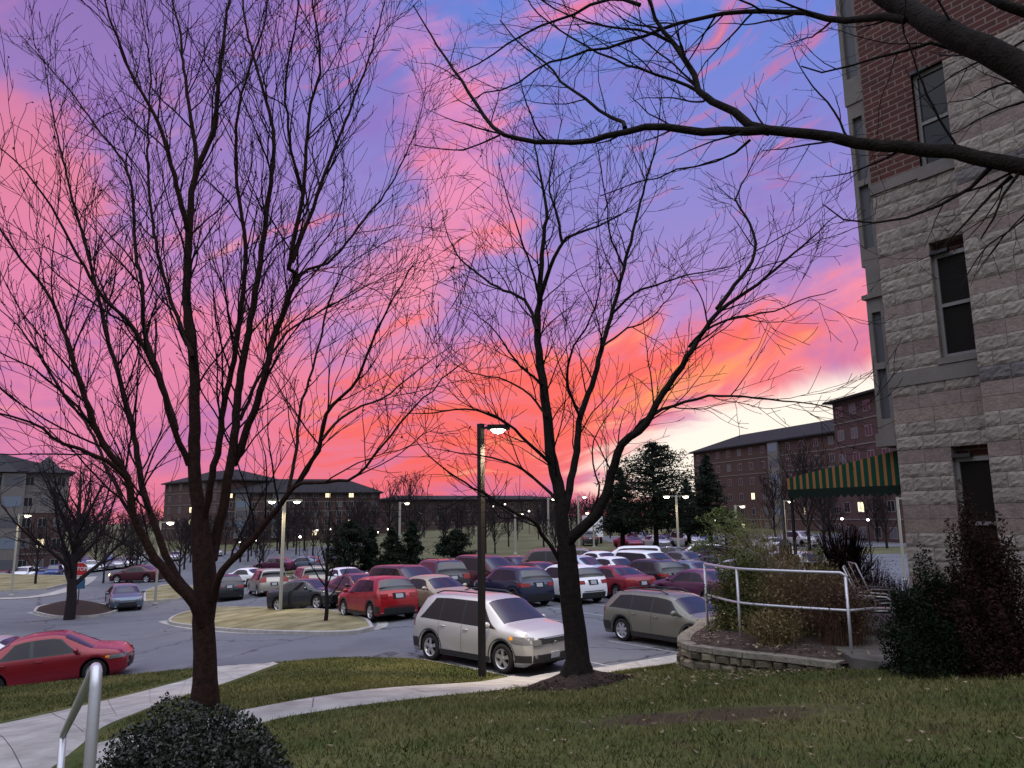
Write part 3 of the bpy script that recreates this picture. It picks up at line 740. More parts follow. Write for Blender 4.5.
def make_car(name, label, cat, car, sidewins, ws, rw, pmat, heads, tails, clad=None, rails=False, roofrack=False, group=None, spokes=5, plate_rear=True, plate_front=False, grille=(.55, .12, .62), detail=True, bed=None, headmat=None):
    root = thing(name, label, cat, group=group); c = car
    body = c.body().build('body', [pmat, M['trim']], root, True)
    c.toppatch(*ws).build('windshield', M['glass'], root, True)
    if rw: c.toppatch(*rw).build('rear_window', M['glass'], root, True)
    for sg in (-1, 1):
        xa0, xbl = sidewins[0][0], sidewins[-1][1]; xa0 = xa0 if isinstance(xa0, tuple) else (xa0, xa0); xbl = xbl if isinstance(xbl, tuple) else (xbl, xbl)
        c.sidepatch((xa0[0] - .05, xa0[1] - .03), (xbl[0] + .07, xbl[1] + .05), lambda x: c.B(x) + .012, lambda x: np.maximum(c.T(x) - np.maximum(sidewins[-1][2] - .012, .104), c.B(x) + .016), sg, .0035, 28, 6).build('window_surround', M['gloss'], root, True)
        for (xa, xb, marg) in sidewins:
            c.sidepatch(xa, xb, lambda x: c.B(x) + .035, lambda x: c.T(x) - max(marg, .122), sg, .0065).build('side_window', M['tint'], root, True)
        x0, z0, ln, hh = heads
        o = c.sidepatch(c.L - ln, c.L - .012, lambda x: z0 - hh / 2 + (x - (c.L - ln)) * -.04, lambda x: z0 + hh / 2 - (x - (c.L - ln)) * .03, sg, .008).build('headlight', headmat or M['headl'], root, True)
        if detail: c.sidepatch(c.L - ln - .05, c.L - ln + .06, lambda x: z0 - hh * .1 + 0 * x, lambda x: z0 + hh * .42 + 0 * x, sg, .012, 3, 2).build('turn_signal', M['amber'], o, True)
        x0, z0, ln, hh = tails
        c.sidepatch(.010, ln, lambda x: z0 - hh / 2 + x * .1, lambda x: z0 + hh / 2 + 0 * x, sg, .010).build('taillight', M['taill'], root, True)
        for xw in c.wb: wheel_parts(root, xw - c.L / 2, c.W * .985, c.r, sg, spokes)
        # mirror
        xm = ws[1] - .42 if ws[1] > ws[0] else ws[0]; xm = max(ws) - .38
        zb = float(c.B(np.array([xm]))[0]); yb = float(c.side(np.array([xm]), np.array([zb]))[0])
        m = MB(); X = xm - c.L / 2
        m.tube([(X - .04, sg * (yb + .01), zb + .05), (X - .01, sg * (yb + .08), zb + .06)], .025, 6)
        mm = Matrix.Translation((X, sg * (yb + .15), zb + .10)) @ Matrix.Diagonal((.075, .115, .085, 1))
        ic = [(math.sin(a) * math.cos(b), math.sin(a) * math.sin(b), math.cos(a)) for a in np.linspace(.01, PI - .01, 7) for b in np.linspace(0, 2 * PI, 10, endpoint=False)]
        m.add([mm @ Vector(p) for p in ic], [(i * 10 + j, i * 10 + (j + 1) % 10, (i + 1) * 10 + (j + 1) % 10, (i + 1) * 10 + j) for i in range(6) for j in range(10)])
        m.build('mirror', pmat if clad is None or True else M['trim'], root, True)
        if detail:
            for (xa, xb, marg) in sidewins[:2] if len(sidewins) < 3 else sidewins[-2:]:
                xx = (xa[0] if isinstance(xa, tuple) else xa) + .14; zz = float(c.B(np.array([xx]))[0]) - .10
                yy = float(c.side(np.array([xx]), np.array([zz]))[0])
                h = MB().tube([(xx - c.L / 2 - .10, sg * (yy + .004), zz), (xx - c.L / 2 - .06, sg * (yy + .03), zz), (xx - c.L / 2 + .06, sg * (yy + .03), zz), (xx - c.L / 2 + .10, sg * (yy + .004), zz)], .014, 6)
                h.build('door_handle', pmat, root, True)
                c.sidepatch((xa[0] if isinstance(xa, tuple) else xa) - .035, (xa[0] if isinstance(xa, tuple) else xa) - .025, c.clear + .12, lambda x: c.B(x), sg, .0035, 1, 8).build('door_seam', M['trim'], root)
        c.sidepatch(c.wb[0] + c.ar + .02, c.wb[1] - c.ar - .02, c.clear + .005, c.clear + (.14 if clad else .06), sg, .010, 8, 1).build('sill_trim', M['trim'], root, True)
        if clad:
            c.sidepatch(c.wb[1] + c.ar + .06, c.L - .03, c.clear + .10, lambda x: c.clear + .27 + 0 * x, sg, .009, 8, 2).build('bumper_trim', M['trim'], root, True)
            c.sidepatch(.03, c.wb[0] - c.ar - .06, c.clear + .10, lambda x: c.clear + .36 + 0 * x, sg, .009, 8, 2).build('bumper_trim', M['trim'], root, True)
            for xw in c.wb:
                m = MB(); P = []
                for a in np.linspace(-.1, PI + .1, 16):
                    for rr, oo in ((c.ar - .005, .0), (c.ar + .0, .014), (c.ar + .07, .012), (c.ar + .075, 0)):
                        x = xw + rr * math.cos(a); z = c.r + rr * math.sin(a); x = min(max(x, .03), c.L - .03)
                        y = float(c.side(np.array([x]), np.array([max(z, c.clear + .03)]))[0]) + oo
                        y = max(y, c.W * .955 + oo) if .3 < x < c.L - .4 else y
                        P.append((x - c.L / 2, sg * y, z))
                m.add(P, [(i * 4 + j, i * 4 + j + 1, (i + 1) * 4 + j + 1, (i + 1) * 4 + j) for i in range(15) for j in range(3)])
                m.build('arch_trim', M['trim'], root, True)
        if rails:
            xa, xb = rails; xs_ = np.linspace(xa, xb, 8); T = c.T(xs_); Rr = c.ring(xs_)
            pts = [(x - c.L / 2, sg * (Rr[i, 2, 0] - .02), T[i] + (.075 if 0 < i < 7 else .012)) for i, x in enumerate(xs_)]
            MB().tube(pts, .018, 6).build('roof_rail', M['trim'], root, True)
    if roofrack:
        for x in roofrack:
            T = float(c.T(np.array([x]))[0]); w_ = float(c.ring(np.array([x]))[0, 2, 0]) - .02
            MB().tube([(x - c.L / 2, -w_, T + .075), (x - c.L / 2, -w_ * .5, T + .10), (x - c.L / 2, w_ * .5, T + .10), (x - c.L / 2, w_, T + .075)], .018, 6).build('rack_bar', M['trim'], root, True)
    # front face pieces
    def face(name, xend, yw, z0, z1, m, off, par=root, n=8, k=3, ya=None):
        mb = MB(); sgx = 1 if xend > 0 else -1; rows = []
        for j in range(k + 1):
            z = z0 + (z1 - z0) * j / k
            rows.append([(float(c.shape_x(np.array(xend if xend > 0 else 0.0), y, z)) + sgx * off, y, z) for y in np.linspace(-yw if ya is None else ya, yw, n + 1)])
        vs = [p for r_ in rows for p in r_]; w_ = n + 1
        # thickness towards the car so the panel is seated in the bumper
        vs2 = [(p[0] - sgx * .05, p[1], p[2]) for p in vs]; N = len(vs)
        fs = [(j * w_ + i, j * w_ + i + 1, (j + 1) * w_ + i + 1, (j + 1) * w_ + i) for j in range(k) for i in range(n)]
        bd = [i for i in range(n)]; edge = []
        for i in range(n): edge += [(i, i + 1), (k * w_ + i + 1, k * w_ + i)]
        for j in range(k): edge += [((j + 1) * w_, j * w_), (j * w_ + n, (j + 1) * w_ + n)]
        mb.add(vs + vs2, fs + [(a, b, b + N, a + N) for a, b in edge])
        return mb.build(name, m, par)
    for ch in [o_ for o_ in C.objects if o_.parent is root and o_.name.split('.')[0] in ('headlight', 'taillight')]:
        pass
    x0, z0, ln, hh = tails; wr = float(c.half(np.array([0.0]))[0]); 
    for sg in (-1, 1):
        a, b = sorted((sg * wr * .60, sg * wr * .995)); face('taillight', 0, b, z0 - hh * .45, z0 + hh * .48, M['taill'], .014, n=4, ya=a)
    x0, z0, ln, hh = heads; wf = float(c.half(np.array([c.L]))[0]); zt_ = min(z0 + hh * .35, float(c.T(np.array([c.L]))[0]) + .06)
    for sg in (-1, 1):
        a, b = sorted((sg * wf * .64, sg * wf * .995)); face('headlight', c.L, b, zt_ - hh * .75, zt_, headmat or M['headl'], .014, n=4, ya=a)
    gw, gh, gz = grille
    gr = face('grille', c.L, gw, gz - gh / 2, gz + gh / 2, M['trim'], .012)
    face('grille_bar', c.L, gw * .96, gz + gh / 2 - .022, gz + gh / 2, M['chrome'], .02, gr, k=1)
    face('lower_intake', c.L, c.W * (.755 if clad else .62), c.clear + .10, c.clear + (.27 if clad else .22), M['trim'], .012)
    if clad or detail:
        zb_ = float(c.B(np.array([.1]))[0]); face('tailgate_seam', 0, c.W * .60, c.clear + .345, c.clear + .37, M['trim'], .016, k=1)
    face('rear_bumper_trim', 0, c.W * .72, c.clear + .06, c.clear + (.30 if clad else .16), M['trim'], .012)
    face('plate_recess', 0, .26, .83 if clad else .67, 1.04 if clad else .88, M['gloss'], .014, k=1)
    face('license_plate', 0, .155, .86 if clad else .70, 1.01 if clad else .85, M['plate'], .02, k=1)
    if plate_front: face('license_plate', c.L, .155, .38, .53, M['plate'], .022, k=1)
    return root, c

def mk_suv(name, label, cat, pm, L=4.67, W=1.87, H=1.75, **kw):
    r = .355; c = Car(L, W, [(0, .92), (.04, 1.0), (.16, 1.10), (.50, H - .12), (.75, H - .03), (1.5, H), (2.6, H - .01), (2.95, H - .08), (3.72, 1.15), (4.1, 1.10), (4.42, 1.02), (L - .10, .93), (L - .02, .84), (L, .74)],
                      [(0, 1.06), (.6, 1.08), (2.4, 1.04), (3.6, 1.02), (4.2, .98), (L, .84)], (.93, L - .96), r, .22, .27, front_round=.55)
    return make_car(name, label, cat, c, [((.52, .98), (1.24, 1.24), .13), ((1.33, 1.33), (2.14, 2.12), .10), ((2.24, 2.22), (3.42, 2.80), .085)], (2.98, 3.68), (.20, .50), pm,
                    (0, .84, .62, .17), (0, .98, .30, .26), clad=True, rails=(.75, 2.7), **kw)
def mk_small_suv(name, label, cat, pm, L=4.35, W=1.80, H=1.62, **kw):
    c = Car(L, W, [(0, .90), (.04, 1.0), (.12, 1.08), (.52, H - .10), (.8, H - .02), (1.5, H), (2.3, H - .02), (2.6, H - .09), (3.35, 1.08), (3.8, 1.0), (4.15, .90), (L - .07, .78), (L, .66)],
            [(0, 1.08), (.7, 1.10), (2.2, 1.02), (3.3, .97), (4.0, .88), (L, .76)], (.84, L - .88), .34, .21, .30)
    return make_car(name, label, cat, c, [((.62, 1.0), (1.12, 1.12), .14), ((1.20, 1.20), (1.98, 1.96), .11), ((2.08, 2.06), (3.10, 2.5), .11)], (2.64, 3.32), (.17, .52), pm,
                    (0, .76, .5, .14), (0, .94, .46, .16), clad=True, **kw)
def mk_sedan(name, label, cat, pm, L=4.6, W=1.80, H=1.44, **kw):
    c = Car(L, W, [(0, .82), (.03, .98), (.12, 1.04), (.62, 1.06), (.72, 1.08), (1.42, H - .07), (1.75, H - .01), (2.1, H), (2.5, H - .02), (2.75, H - .08), (3.52, .98), (3.9, .92), (4.35, .80), (L - .07, .70), (L, .60)],
            [(0, .99), (.7, .985), (2.0, .95), (3.4, .90), (4.1, .82), (L, .70)], (.98, L - .93), .325, .17, .36)
    return make_car(name, label, cat, c, [((1.10, 1.55), (1.92, 1.90), .09), ((2.02, 2.00), (3.22, 2.66), .09)], (2.80, 3.50), (.76, 1.40), pm,
                    (0, .68, .58, .11), (0, .86, .34, .13), grille=(.48, .13, .50), **kw)
def mk_wagon(name, label, cat, pm, L=4.73, W=1.74, H=1.49, **kw):
    c = Car(L, W, [(0, .86), (.03, .98), (.10, 1.04), (.42, H - .16), (.62, H - .05), (1.2, H), (2.3, H), (2.75, H - .04), (2.95, H - .10), (3.66, 1.0), (4.05, .96), (4.45, .86), (L - .07, .74), (L, .64)],
            [(0, .96), (.7, .97), (2.4, .94), (3.5, .92), (4.2, .86), (L, .74)], (.98, L - .98), .335, .21, .30, front_round=.45)
    return make_car(name, label, cat, c, [((.48, .82), (1.30, 1.30), .12), ((1.38, 1.38), (2.16, 2.14), .10), ((2.26, 2.24), (3.40, 2.84), .10)], (2.98, 3.62), (.14, .42), pm,
                    (0, .74, .45, .15), (0, .90, .24, .17), clad=True, **kw)
def mk_van(name, label, cat, pm, L=5.0, W=1.95, H=1.74, **kw):
    c = Car(L, W, [(0, .90), (.04, 1.05), (.10, 1.15), (.38, H - .12), (.6, H - .02), (1.5, H), (2.8, H - .02), (3.15, H - .10), (4.1, 1.12), (4.45, 1.0), (L - .2, .86), (L - .06, .76), (L, .66)],
            [(0, 1.02), (1, 1.02), (3.0, .98), (4.0, .98), (4.6, .88), (L, .74)], (.98, L - .96), .335, .18, .24)
    return make_car(name, label, cat, c, [((.40, .55), (1.30, 1.30), .13), ((1.40, 1.40), (2.50, 2.50), .11), ((2.60, 2.60), (3.80, 3.02), .11)], (3.18, 4.05), (.13, .36), pm,
                    (0, .78, .6, .15), (0, 1.05, .2, .34), grille=(.5, .14, .58), **kw)
def mk_hatch(name, label, cat, pm, L=4.45, W=1.75, H=1.49, **kw):
    c = Car(L, W, [(0, .88), (.03, 1.05), (.14, 1.12), (.45, 1.22), (1.2, H - .06), (1.7, H), (2.1, H - .01), (2.5, H - .07), (3.55, 1.0), (3.9, .92), (L - .15, .76), (L - .05, .68), (L, .6)],
            [(0, 1.04), (.8, 1.02), (2.2, .95), (3.5, .90), (4.0, .82), (L, .70)], (.86, L - .9), .32, .17, .34)
    return make_car(name, label, cat, c, [((.85, 1.2), (1.80, 1.78), .10), ((1.90, 1.88), (3.20, 2.42), .10)], (2.56, 3.5), (.42, 1.15), pm,
                    (0, .72, .6, .12), (0, .98, .22, .22), grille=(.4, .09, .5), **kw)
def mk_pickup(name, label, cat, pm, L=5.6, W=1.98, H=1.86, **kw):
    c = Car(L, W, [(0, 1.10), (.04, 1.20), (1.90, 1.22), (1.93, 1.24), (2.0, H - .10), (2.2, H - .01), (3.0, H), (3.6, H - .04), (3.85, H - .12), (4.4, 1.25), (4.8, 1.2), (L - .1, 1.08), (L, .8)],
            [(0, 1.18), (2.2, 1.18), (4.3, 1.14), (L, 1.0)], (1.15, L - .95), .39, .30, .22)
    return make_car(name, label, cat, c, [((2.12, 2.18), (2.85, 2.85), .11), ((2.95, 2.95), (4.20, 3.72), .11)], (3.9, 4.36), (1.95, 2.02), pm, (0, .92, .35, .2), (0, 1.0, .12, .3), clad=True, grille=(.6, .26, .86), **kw)

COL = dict(
    silver=paint('silver', (.44, .43, .43), .55, .32), white=paint('white', (.66, .66, .68)), black=paint('black', (.012, .013, .018), 0, .2), red=paint('red', (.30, .008, .012), .25, .28),
    crimson=paint('crimson', (.19, .006, .014), .3, .28), maroon=paint('maroon', (.055, .006, .012), .3, .3), gold=paint('gold', (.40, .34, .23), .5, .35), champagne=paint('champagne', (.36, .33, .28), .5, .35),
    navy=paint('navy', (.014, .020, .048), .3, .25), olive=paint('olive', (.155, .150, .115), .4, .35), lightblue=paint('light_blue', (.42, .50, .58), .4, .3), plum=paint('plum', (.09, .02, .055), .3, .3),
    grey=paint('grey', (.10, .10, .115), .4, .3), blue=paint('blue', (.03, .05, .17), .3, .3), tan=paint('tan', (.30, .27, .21), .4, .35), steelblue=paint('steel_blue', (.10, .13, .18), .4, .3))
def put(root, x, y, th):
    z = ground(x, y); root.location = (x, y, z); root.rotation_euler = (0, 0, th)
    g0 = lambda d: ground(x + math.cos(th) * d, y + math.sin(th) * d)
    root.rotation_euler = (0, -math.atan2(g0(1.4) - g0(-1.4), 2.8), th)
    return root
# --- the five cars nearest the photographer
suv, sc_ = mk_suv('suv', 'silver SUV with roof rails parked nose-in behind the dark lamp post and bare tree', 'suv', COL['silver'], plate_front=True, grille=(.50, .14, .80))
put(suv, -.98, 19.95, 0)
def wheel_solve(root, car, rear, front, th_only=False):
    "rear and front near-side wheel contact points -> pose"
    r_, f_ = Vector(rear), Vector(front); th = math.atan2(f_.y - r_.y, f_.x - r_.x); mid = (r_ + f_) / 2
    off = (car.wb[0] + car.wb[1]) / 2 - car.L / 2
    c = mid - Vector((math.cos(th), math.sin(th))) * off + Vector((-math.sin(th), math.cos(th))) * car.W * .9
    return put(root, c.x, c.y, th)
wheel_solve(suv, sc_, tuple(atz(432, 660, 0))[:2], tuple(atz(504, 673.5, 0))[:2])
badge = MB().lathe([(.001, .004), (.9, .003), (1, 0)], 20, Matrix.Translation((sc_.L / 2 + .022 - .012, 0, .74)) @ Matrix.Rotation(PI / 2, 4, 'Y') @ Matrix.Diagonal((.038, .075, 1, 1)))
badge.build('badge', M['chrome'], suv)
for sg in (-1, 1):
    X = sc_.L - .10; yy = sc_.W * .66
    fl = MB().lathe([(.001, .02), (.05, .018), (.075, 0)], 16, Matrix.Translation((float(sc_.shape_x(np.array(sc_.L), yy, .47)) - .005, sg * yy, .47)) @ Matrix.Rotation(PI / 2, 4, 'Y'))
    fl.build('fog_light', M['headl'], suv, True)
wag, wc = mk_wagon('station_wagon', 'olive green station wagon with roof rails parked beside the round retaining wall', 'station wagon', COL['olive'], rails=(.7, 2.6), roofrack=(.95, 2.2), spokes=7)
w0 = atz(622.5, 641, 0); wheel_solve(wag, wc, (w0.x, w0.y), (w0.x + math.cos(R(-53)), w0.y + math.sin(R(-53)))) if False else None
th = R(-53); w0 = w0 + Vector((math.cos(th), math.sin(th), 0)) * (wc.L / 2 - wc.wb[0]) + Vector((-math.sin(th), math.cos(th), 0)) * wc.W * .95; put(wag, w0.x, w0.y, th)
redx, rc = mk_small_suv('crossover', 'bright red crossover seen from behind at the tip of the yellow grass island', 'crossover', COL['red'])
th = R(124.5); r0_ = atz(371.5, 622.5, -.12); mid = Vector((r0_.x + math.cos(th) * 1.33, r0_.y + math.sin(th) * 1.33)); cc = mid + Vector((math.sin(th), -math.cos(th))) * rc.W * .9
put(redx, cc.x, cc.y, th)
redx.scale = (1, 1, 1)
sed, sdc = mk_sedan('sedan', 'deep red sedan cut off by the left edge, by the grass verge', 'sedan', COL['crimson'], H=1.52, L=4.48, W=1.86, spokes=5)
f0 = atz(100, 678, -.68); wheel_solve(sed, sdc, (f0.x - 2.6, f0.y - .90), (f0.x - .05, f0.y))
index_kids(None)
SRC = {}
def recolor(root, pm, old):
    for ch in kids(root):
        for sl in ch.material_slots:
            if sl.material is old: sl.link = 'OBJECT'; sl.material = pm
HM = dict(suv=1.75, small=1.62, sedan=1.44, wagon=1.49, van=1.74, hatch=1.49, pickup=1.86)
MK = dict(suv=mk_suv, small=mk_small_suv, sedan=mk_sedan, wagon=mk_wagon, van=mk_van, hatch=mk_hatch, pickup=mk_pickup)
NM = dict(suv=('suv', 'suv'), small=('crossover', 'crossover'), sedan=('sedan', 'sedan'), wagon=('station_wagon', 'station wagon'), van=('minivan', 'minivan'), hatch=('hatchback', 'hatchback'), pickup=('pickup_truck', 'pickup truck'))
GREYSRC = paint('source', (.1, .1, .1))
for k in SRC: pass
def new_car(kind, colour, label, X, Y, th, group, skip=()):
    first = kind not in SRC
    if first:
        root, c = MK[kind](NM[kind][0], label, NM[kind][1], GREYSRC, detail=False, headmat=None); SRC[kind] = (root, c)
        index_kids(root); o = root
        for ch in KIDS[root.name]:
            for sl in ch.material_slots:
                if sl.material is GREYSRC: sl.link = 'OBJECT'; sl.material = COL[colour]
    else:
        o = bpy.data.objects.new(NM[kind][0], None); C.objects.link(o); src = SRC[kind][0]
        o['category'] = NM[kind][1]
        for ch in kids(src):
            if ch.name.split('.')[0] in skip: continue
            c_ = ch.copy(); C.objects.link(c_); c_.parent = o
            for sl in c_.material_slots:
                if sl.link == 'OBJECT': sl.material = COL[colour]
            for gch in kids(ch):
                if gch.name.split('.')[0] in skip: continue
                d_ = gch.copy(); C.objects.link(d_); d_.parent = c_
    o['label'] = label; o['group'] = group
    return put(o, X, Y, th)
def by_roof(kind, px, ry):
    "centre of the car from the photo column and the roof line"
    Y = 40.0
    for _ in range(12):
        r = ray(px, ry); x = r.x / r.y * Y; zt = ground(x, Y) + HM[kind] - .02
        Y = max(22, min(130, (zt - CAMZ) * r.y / r.z)) if abs(r.z) > 1e-5 else Y
    Y += .4; return r.x / r.y * Y, Y
G1 = 'cars parked in the middle rows'
CARS = [
 ('sedan', 'black', 311, 579.5, -32, 'black sedan with pale bumper, facing right behind the yellow grass island'),
 ('small', 'black', 229, 575, 112, 'black crossover seen from behind, left of the beige minivan'),
 ('van', 'champagne', 268, 569, 118, 'beige minivan seen from behind with red tail lamps, left of the lamp post'),
 ('sedan', 'white', 247, 568.5, 150, 'white car mostly hidden behind the beige minivan'),
 ('van', 'tan', 310, 566.5, 116, 'tan minivan with dark rear window behind the black sedan'),
 ('sedan', 'white', 346, 568, -52, 'pale white sedan between the tan minivan and the maroon hatchback'),
 ('hatch', 'maroon', 360, 574.5, -55, 'maroon hatchback directly behind the bright red crossover'),
 ('van', 'maroon', 407, 566, -52, 'maroon minivan with blue-grey windshield behind the gold sedan'),
 ('sedan', 'gold', 434, 576.5, -50, 'gold sedan between the red crossover and the silver SUV'),
 ('suv', 'black', 437, 560, 118, 'black SUV seen from behind beside the pale blue hatchback'),
 ('hatch', 'lightblue', 461, 560, -52, 'pale blue hatchback facing right, left of the dark lamp post'),
 ('van', 'maroon', 488, 556.5, -52, 'dark maroon minivan cut by the dark lamp post'),
 ('small', 'navy', 512, 567, 124, 'navy crossover seen from behind, above the roof of the silver SUV'),
 ('small', 'white', 564, 565, 124, 'white crossover crossed by the trunk of the bare tree'),
 ('sedan', 'maroon', 540, 563, -56, 'long maroon sedan roof between the navy and the white crossovers'),
 ('sedan', 'black', 517, 557, -58, 'black sedan beside the maroon pickup truck'),
 ('pickup', 'maroon', 548, 549.5, 175, 'maroon crew-cab pickup truck in the far row behind the tree trunk'),
 ('sedan', 'crimson', 612, 566.5, 122, 'crimson sedan right of the tree trunk, seen from behind'),
 ('small', 'black', 647, 559.5, 122, 'black crossover seen from behind above the roof of the olive wagon'),
 ('sedan', 'plum', 697, 570, 124, 'plum coloured sedan just left of the white curved handrail'),
 ('sedan', 'steelblue', 692, 561.5, -56, 'steel blue sedan with bright windshield behind the plum sedan'),
 ('sedan', 'white', 614, 557.5, -58, 'white sedan with dark side glass behind the crimson sedan'),
 ('hatch', 'lightblue', 583, 556.5, -56, 'pale blue hatchback right behind the trunk of the bare tree'),
 ('van', 'white', 648, 551.5, -58, 'long white minivan in the row behind the black crossover'),
 ('sedan', 'grey', 684, 551.5, -56, 'dark grey sedan with silver windshield left of the bushes'),
 ('sedan', 'white', 601, 552, -58, 'small white sedan beyond the crimson sedan, second from the far row'),
 ('van', 'white', 628, 546.5, 170, 'white minivan in the farthest row under the pines'),
 ('sedan', 'navy', 664, 546.5, 170, 'navy sedan in the farthest row right of the white minivan'),
 ('suv', 'silver', 699, 544, 172, 'silver SUV in the farthest row beside the tall double lamp'),
 ('sedan', 'grey', 577, 549, 170, 'grey sedan in the farthest row just right of the tree trunk'),
 ('sedan', 'plum', 276, 557.5, 168, 'plum sedan in the back row, left of the double lamp post'),
 ('hatch', 'steelblue', 303, 556.5, 165, 'steel blue hatchback in the back row, right of the double lamp post'),
  ('sedan', 'grey', 720, 556, -56, 'grey sedan half hidden by the green bush above the handrail'),
 ('suv', 'navy', 722, 547, 120, 'navy SUV behind the green bush above the handrail'),
 ('sedan', 'silver', 745, 560, -56, 'silver sedan behind the brown grasses of the raised bed'),
 ('sedan', 'black', 770, 553, 124, 'black sedan behind the raised bed, under the lamp with the bracket'),
 ('small', 'silver', 800, 552, -56, 'silver crossover behind the raised bed'),
]
NOSMALL = ('rim', 'brake_disc', 'grille_bar', 'sill_trim', 'arch_trim')
for kind, colr, px_, ry, hd, lab in CARS:
    X, Y = by_roof(kind, px_, ry)
    new_car(kind, colr, lab, X, Y, R(hd), G1, skip=() if Y < 50 else ('brake_disc', 'grille_bar', 'lower_intake'))
# facing car by the island and the others on the left
o = new_car('sedan', 'steelblue', 'dark grey-blue sedan facing the photographer beside the mulched tree island', *[*ongr(123, 608)][:2], R(-58), 'cars on the left road')
o = new_car('sedan', 'maroon', 'maroon sedan with one headlight on, turning left beyond the road', *[*ongr(137, 582)][:2], R(176), 'cars on the left road')
for sg in (-1, 1): pass
SRCH = MB().lathe([(.001, .03), (.1, .02), (.13, 0)], 12, Matrix.Translation((2.22, .62, .68)) @ Matrix.Rotation(PI / 2, 4, 'Y')); hl = SRCH.build('headlight', M['headon'], o, True); hl['label'] = 'lit headlight'
new_car('sedan', 'silver', 'silver car whose roof shows behind the deep red sedan', -16.6, 25.6, R(8), 'cars on the left road')
# rows of the far lot on the left
FAR = [('sedan', 'crimson'), ('sedan', 'plum'), ('van', 'white'), ('hatch', 'white'), ('sedan', 'blue'), ('suv', 'blue'), ('sedan', 'white'), ('hatch', 'silver'), ('suv', 'white'), ('sedan', 'silver'), ('sedan', 'grey'), ('van', 'silver')]
wn = {'sedan': 'sedan', 'van': 'minivan', 'hatch': 'hatchback', 'suv': 'SUV'}
k = 0
POS = [(3, 88), (14, 90), (24, 90), (33, 91), (43, 92), (54, 92), (66, 100), (80, 96), (90, 97), (100, 98), (110, 99), (121, 100), (15, 104), (38, 105), (60, 107), (132, 101), (85, 108), (108, 109), (140, 108), (175, 106), (200, 104), (215, 108), (236, 106)]
CN = {'crimson': 'red', 'plum': 'plum', 'white': 'white', 'blue': 'blue', 'silver': 'silver', 'grey': 'grey'}
PLACE = ['at the left edge of the photo', 'second from the left edge', 'left of the left lamp post', 'just right of the left lamp post', 'between the left lamp post and the island tree', 'left of the stop sign', 'behind the island tree', 'right behind the stop sign', 'right of the stop sign', 'above the front-facing sedan', 'above the hood of the front-facing sedan', 'left above the maroon turning sedan',
         'in the second line behind the red one', 'in the second line beyond the lamp post', 'in the second line beyond the island tree', 'above the maroon turning sedan', 'in the second line right of the stop sign', 'in the second line above the front-facing sedan', 'in the second line above the maroon sedan', 'behind the left limbs of the big tree', 'behind the trunk of the big tree', 'right behind the trunk of the big tree', 'under the far dormitory']
for (px_, Y), pl in zip(POS, PLACE):
    kind, cl = FAR[k % len(FAR)]; k += 1
    Y = Y * 1.27; p = at(px_, 570, Y)
    o = new_car(kind, cl, f'{CN[cl]} {wn[kind]} in the distant lot, {pl}', p.x, Y, R(-80 + (k * 37) % 21), 'cars in the distant left lot', skip=('brake_disc', 'rim', 'grille_bar', 'lower_intake', 'rear_bumper_trim', 'sill_trim', 'arch_trim', 'grille', 'mirror'))
    o.location.z = float(hillz(np.array([p.x]), np.array([Y]))[0]) + .06
# cars under the pines
for q, (px_, Y, kind, cl, lab) in enumerate([(628, 92, 'sedan', 'crimson', 'red sedan parked under the pines, leftmost of that row'), (640, 96, 'suv', 'grey', 'grey SUV parked under the pines between two trunks'), (655, 93, 'sedan', 'silver', 'silver sedan under the dark pine, left of the double lamp'),
        (664, 99, 'sedan', 'black', 'black sedan under the dark pine, just left of the double lamp'), (686, 96, 'van', 'silver', 'silver minivan right of the double lamp, beyond the lot'), (700, 98, 'hatch', 'steelblue', 'steel blue hatchback beyond the lot, left of the lit pine'),
        (772, 80, 'sedan', 'white', 'white sedan beyond the raised bed, left of the lantern post'), (800, 92, 'suv', 'silver', 'silver SUV beyond the raised bed, right of the lantern post'), (748, 90, 'sedan', 'grey', 'grey sedan beyond the tall brown grasses')]):
    p = at(px_, 540, Y); o = new_car(kind, cl, lab, p.x, Y, R(-70), 'cars parked under the pines', skip=('brake_disc', 'rim', 'grille_bar', 'lower_intake', 'rear_bumper_trim', 'sill_trim', 'arch_trim', 'grille'))
    o.location.z = float(hillz(np.array([p.x]), np.array([Y]))[0]) + .06
# dark pickup and white box truck on the far road
p = at(589, 535, 104); o = new_car('pickup', 'black', 'black pickup truck seen from behind in front of the white box truck', p.x, 104, R(88), 'trucks on the far road'); o.location.z = float(hillz(np.array([p.x]), np.array([104.]))[0]) + .06
p = at(592, 530, 113); gz = float(hillz(np.array([p.x]), np.array([113.]))[0])
t = thing('box_truck', 'white box truck far down the road beyond the pickup truck', 'truck', (p.x, 113, gz), R(90), 'trucks on the far road')
MB().box(-3.4, 1.9, -1.2, 1.2, .95, 3.9).build('cargo_box', M['white'], t)
cb = MB(); cb.add([(1.95, -1.05, .6), (1.95, 1.05, .6), (1.95, 1.05, 2.6), (1.95, -1.05, 2.6), (3.4, -1.05, .6), (3.4, 1.05, .6), (3.4, 1.0, 1.5), (3.4, -1.0, 1.5), (2.7, -.95, 2.55), (2.7, .95, 2.55)],
    [(0, 1, 2, 3), (0, 4, 5, 1), (4, 7, 6, 5), (7, 8, 9, 6), (8, 3, 2, 9), (1, 5, 6, 9, 2), (0, 3, 8, 7, 4)]); cb.build('cab', M['white'], t)
MB().box(-3.6, 1.9, -.5, .5, .6, .93).build('chassis', M['trim'], t)
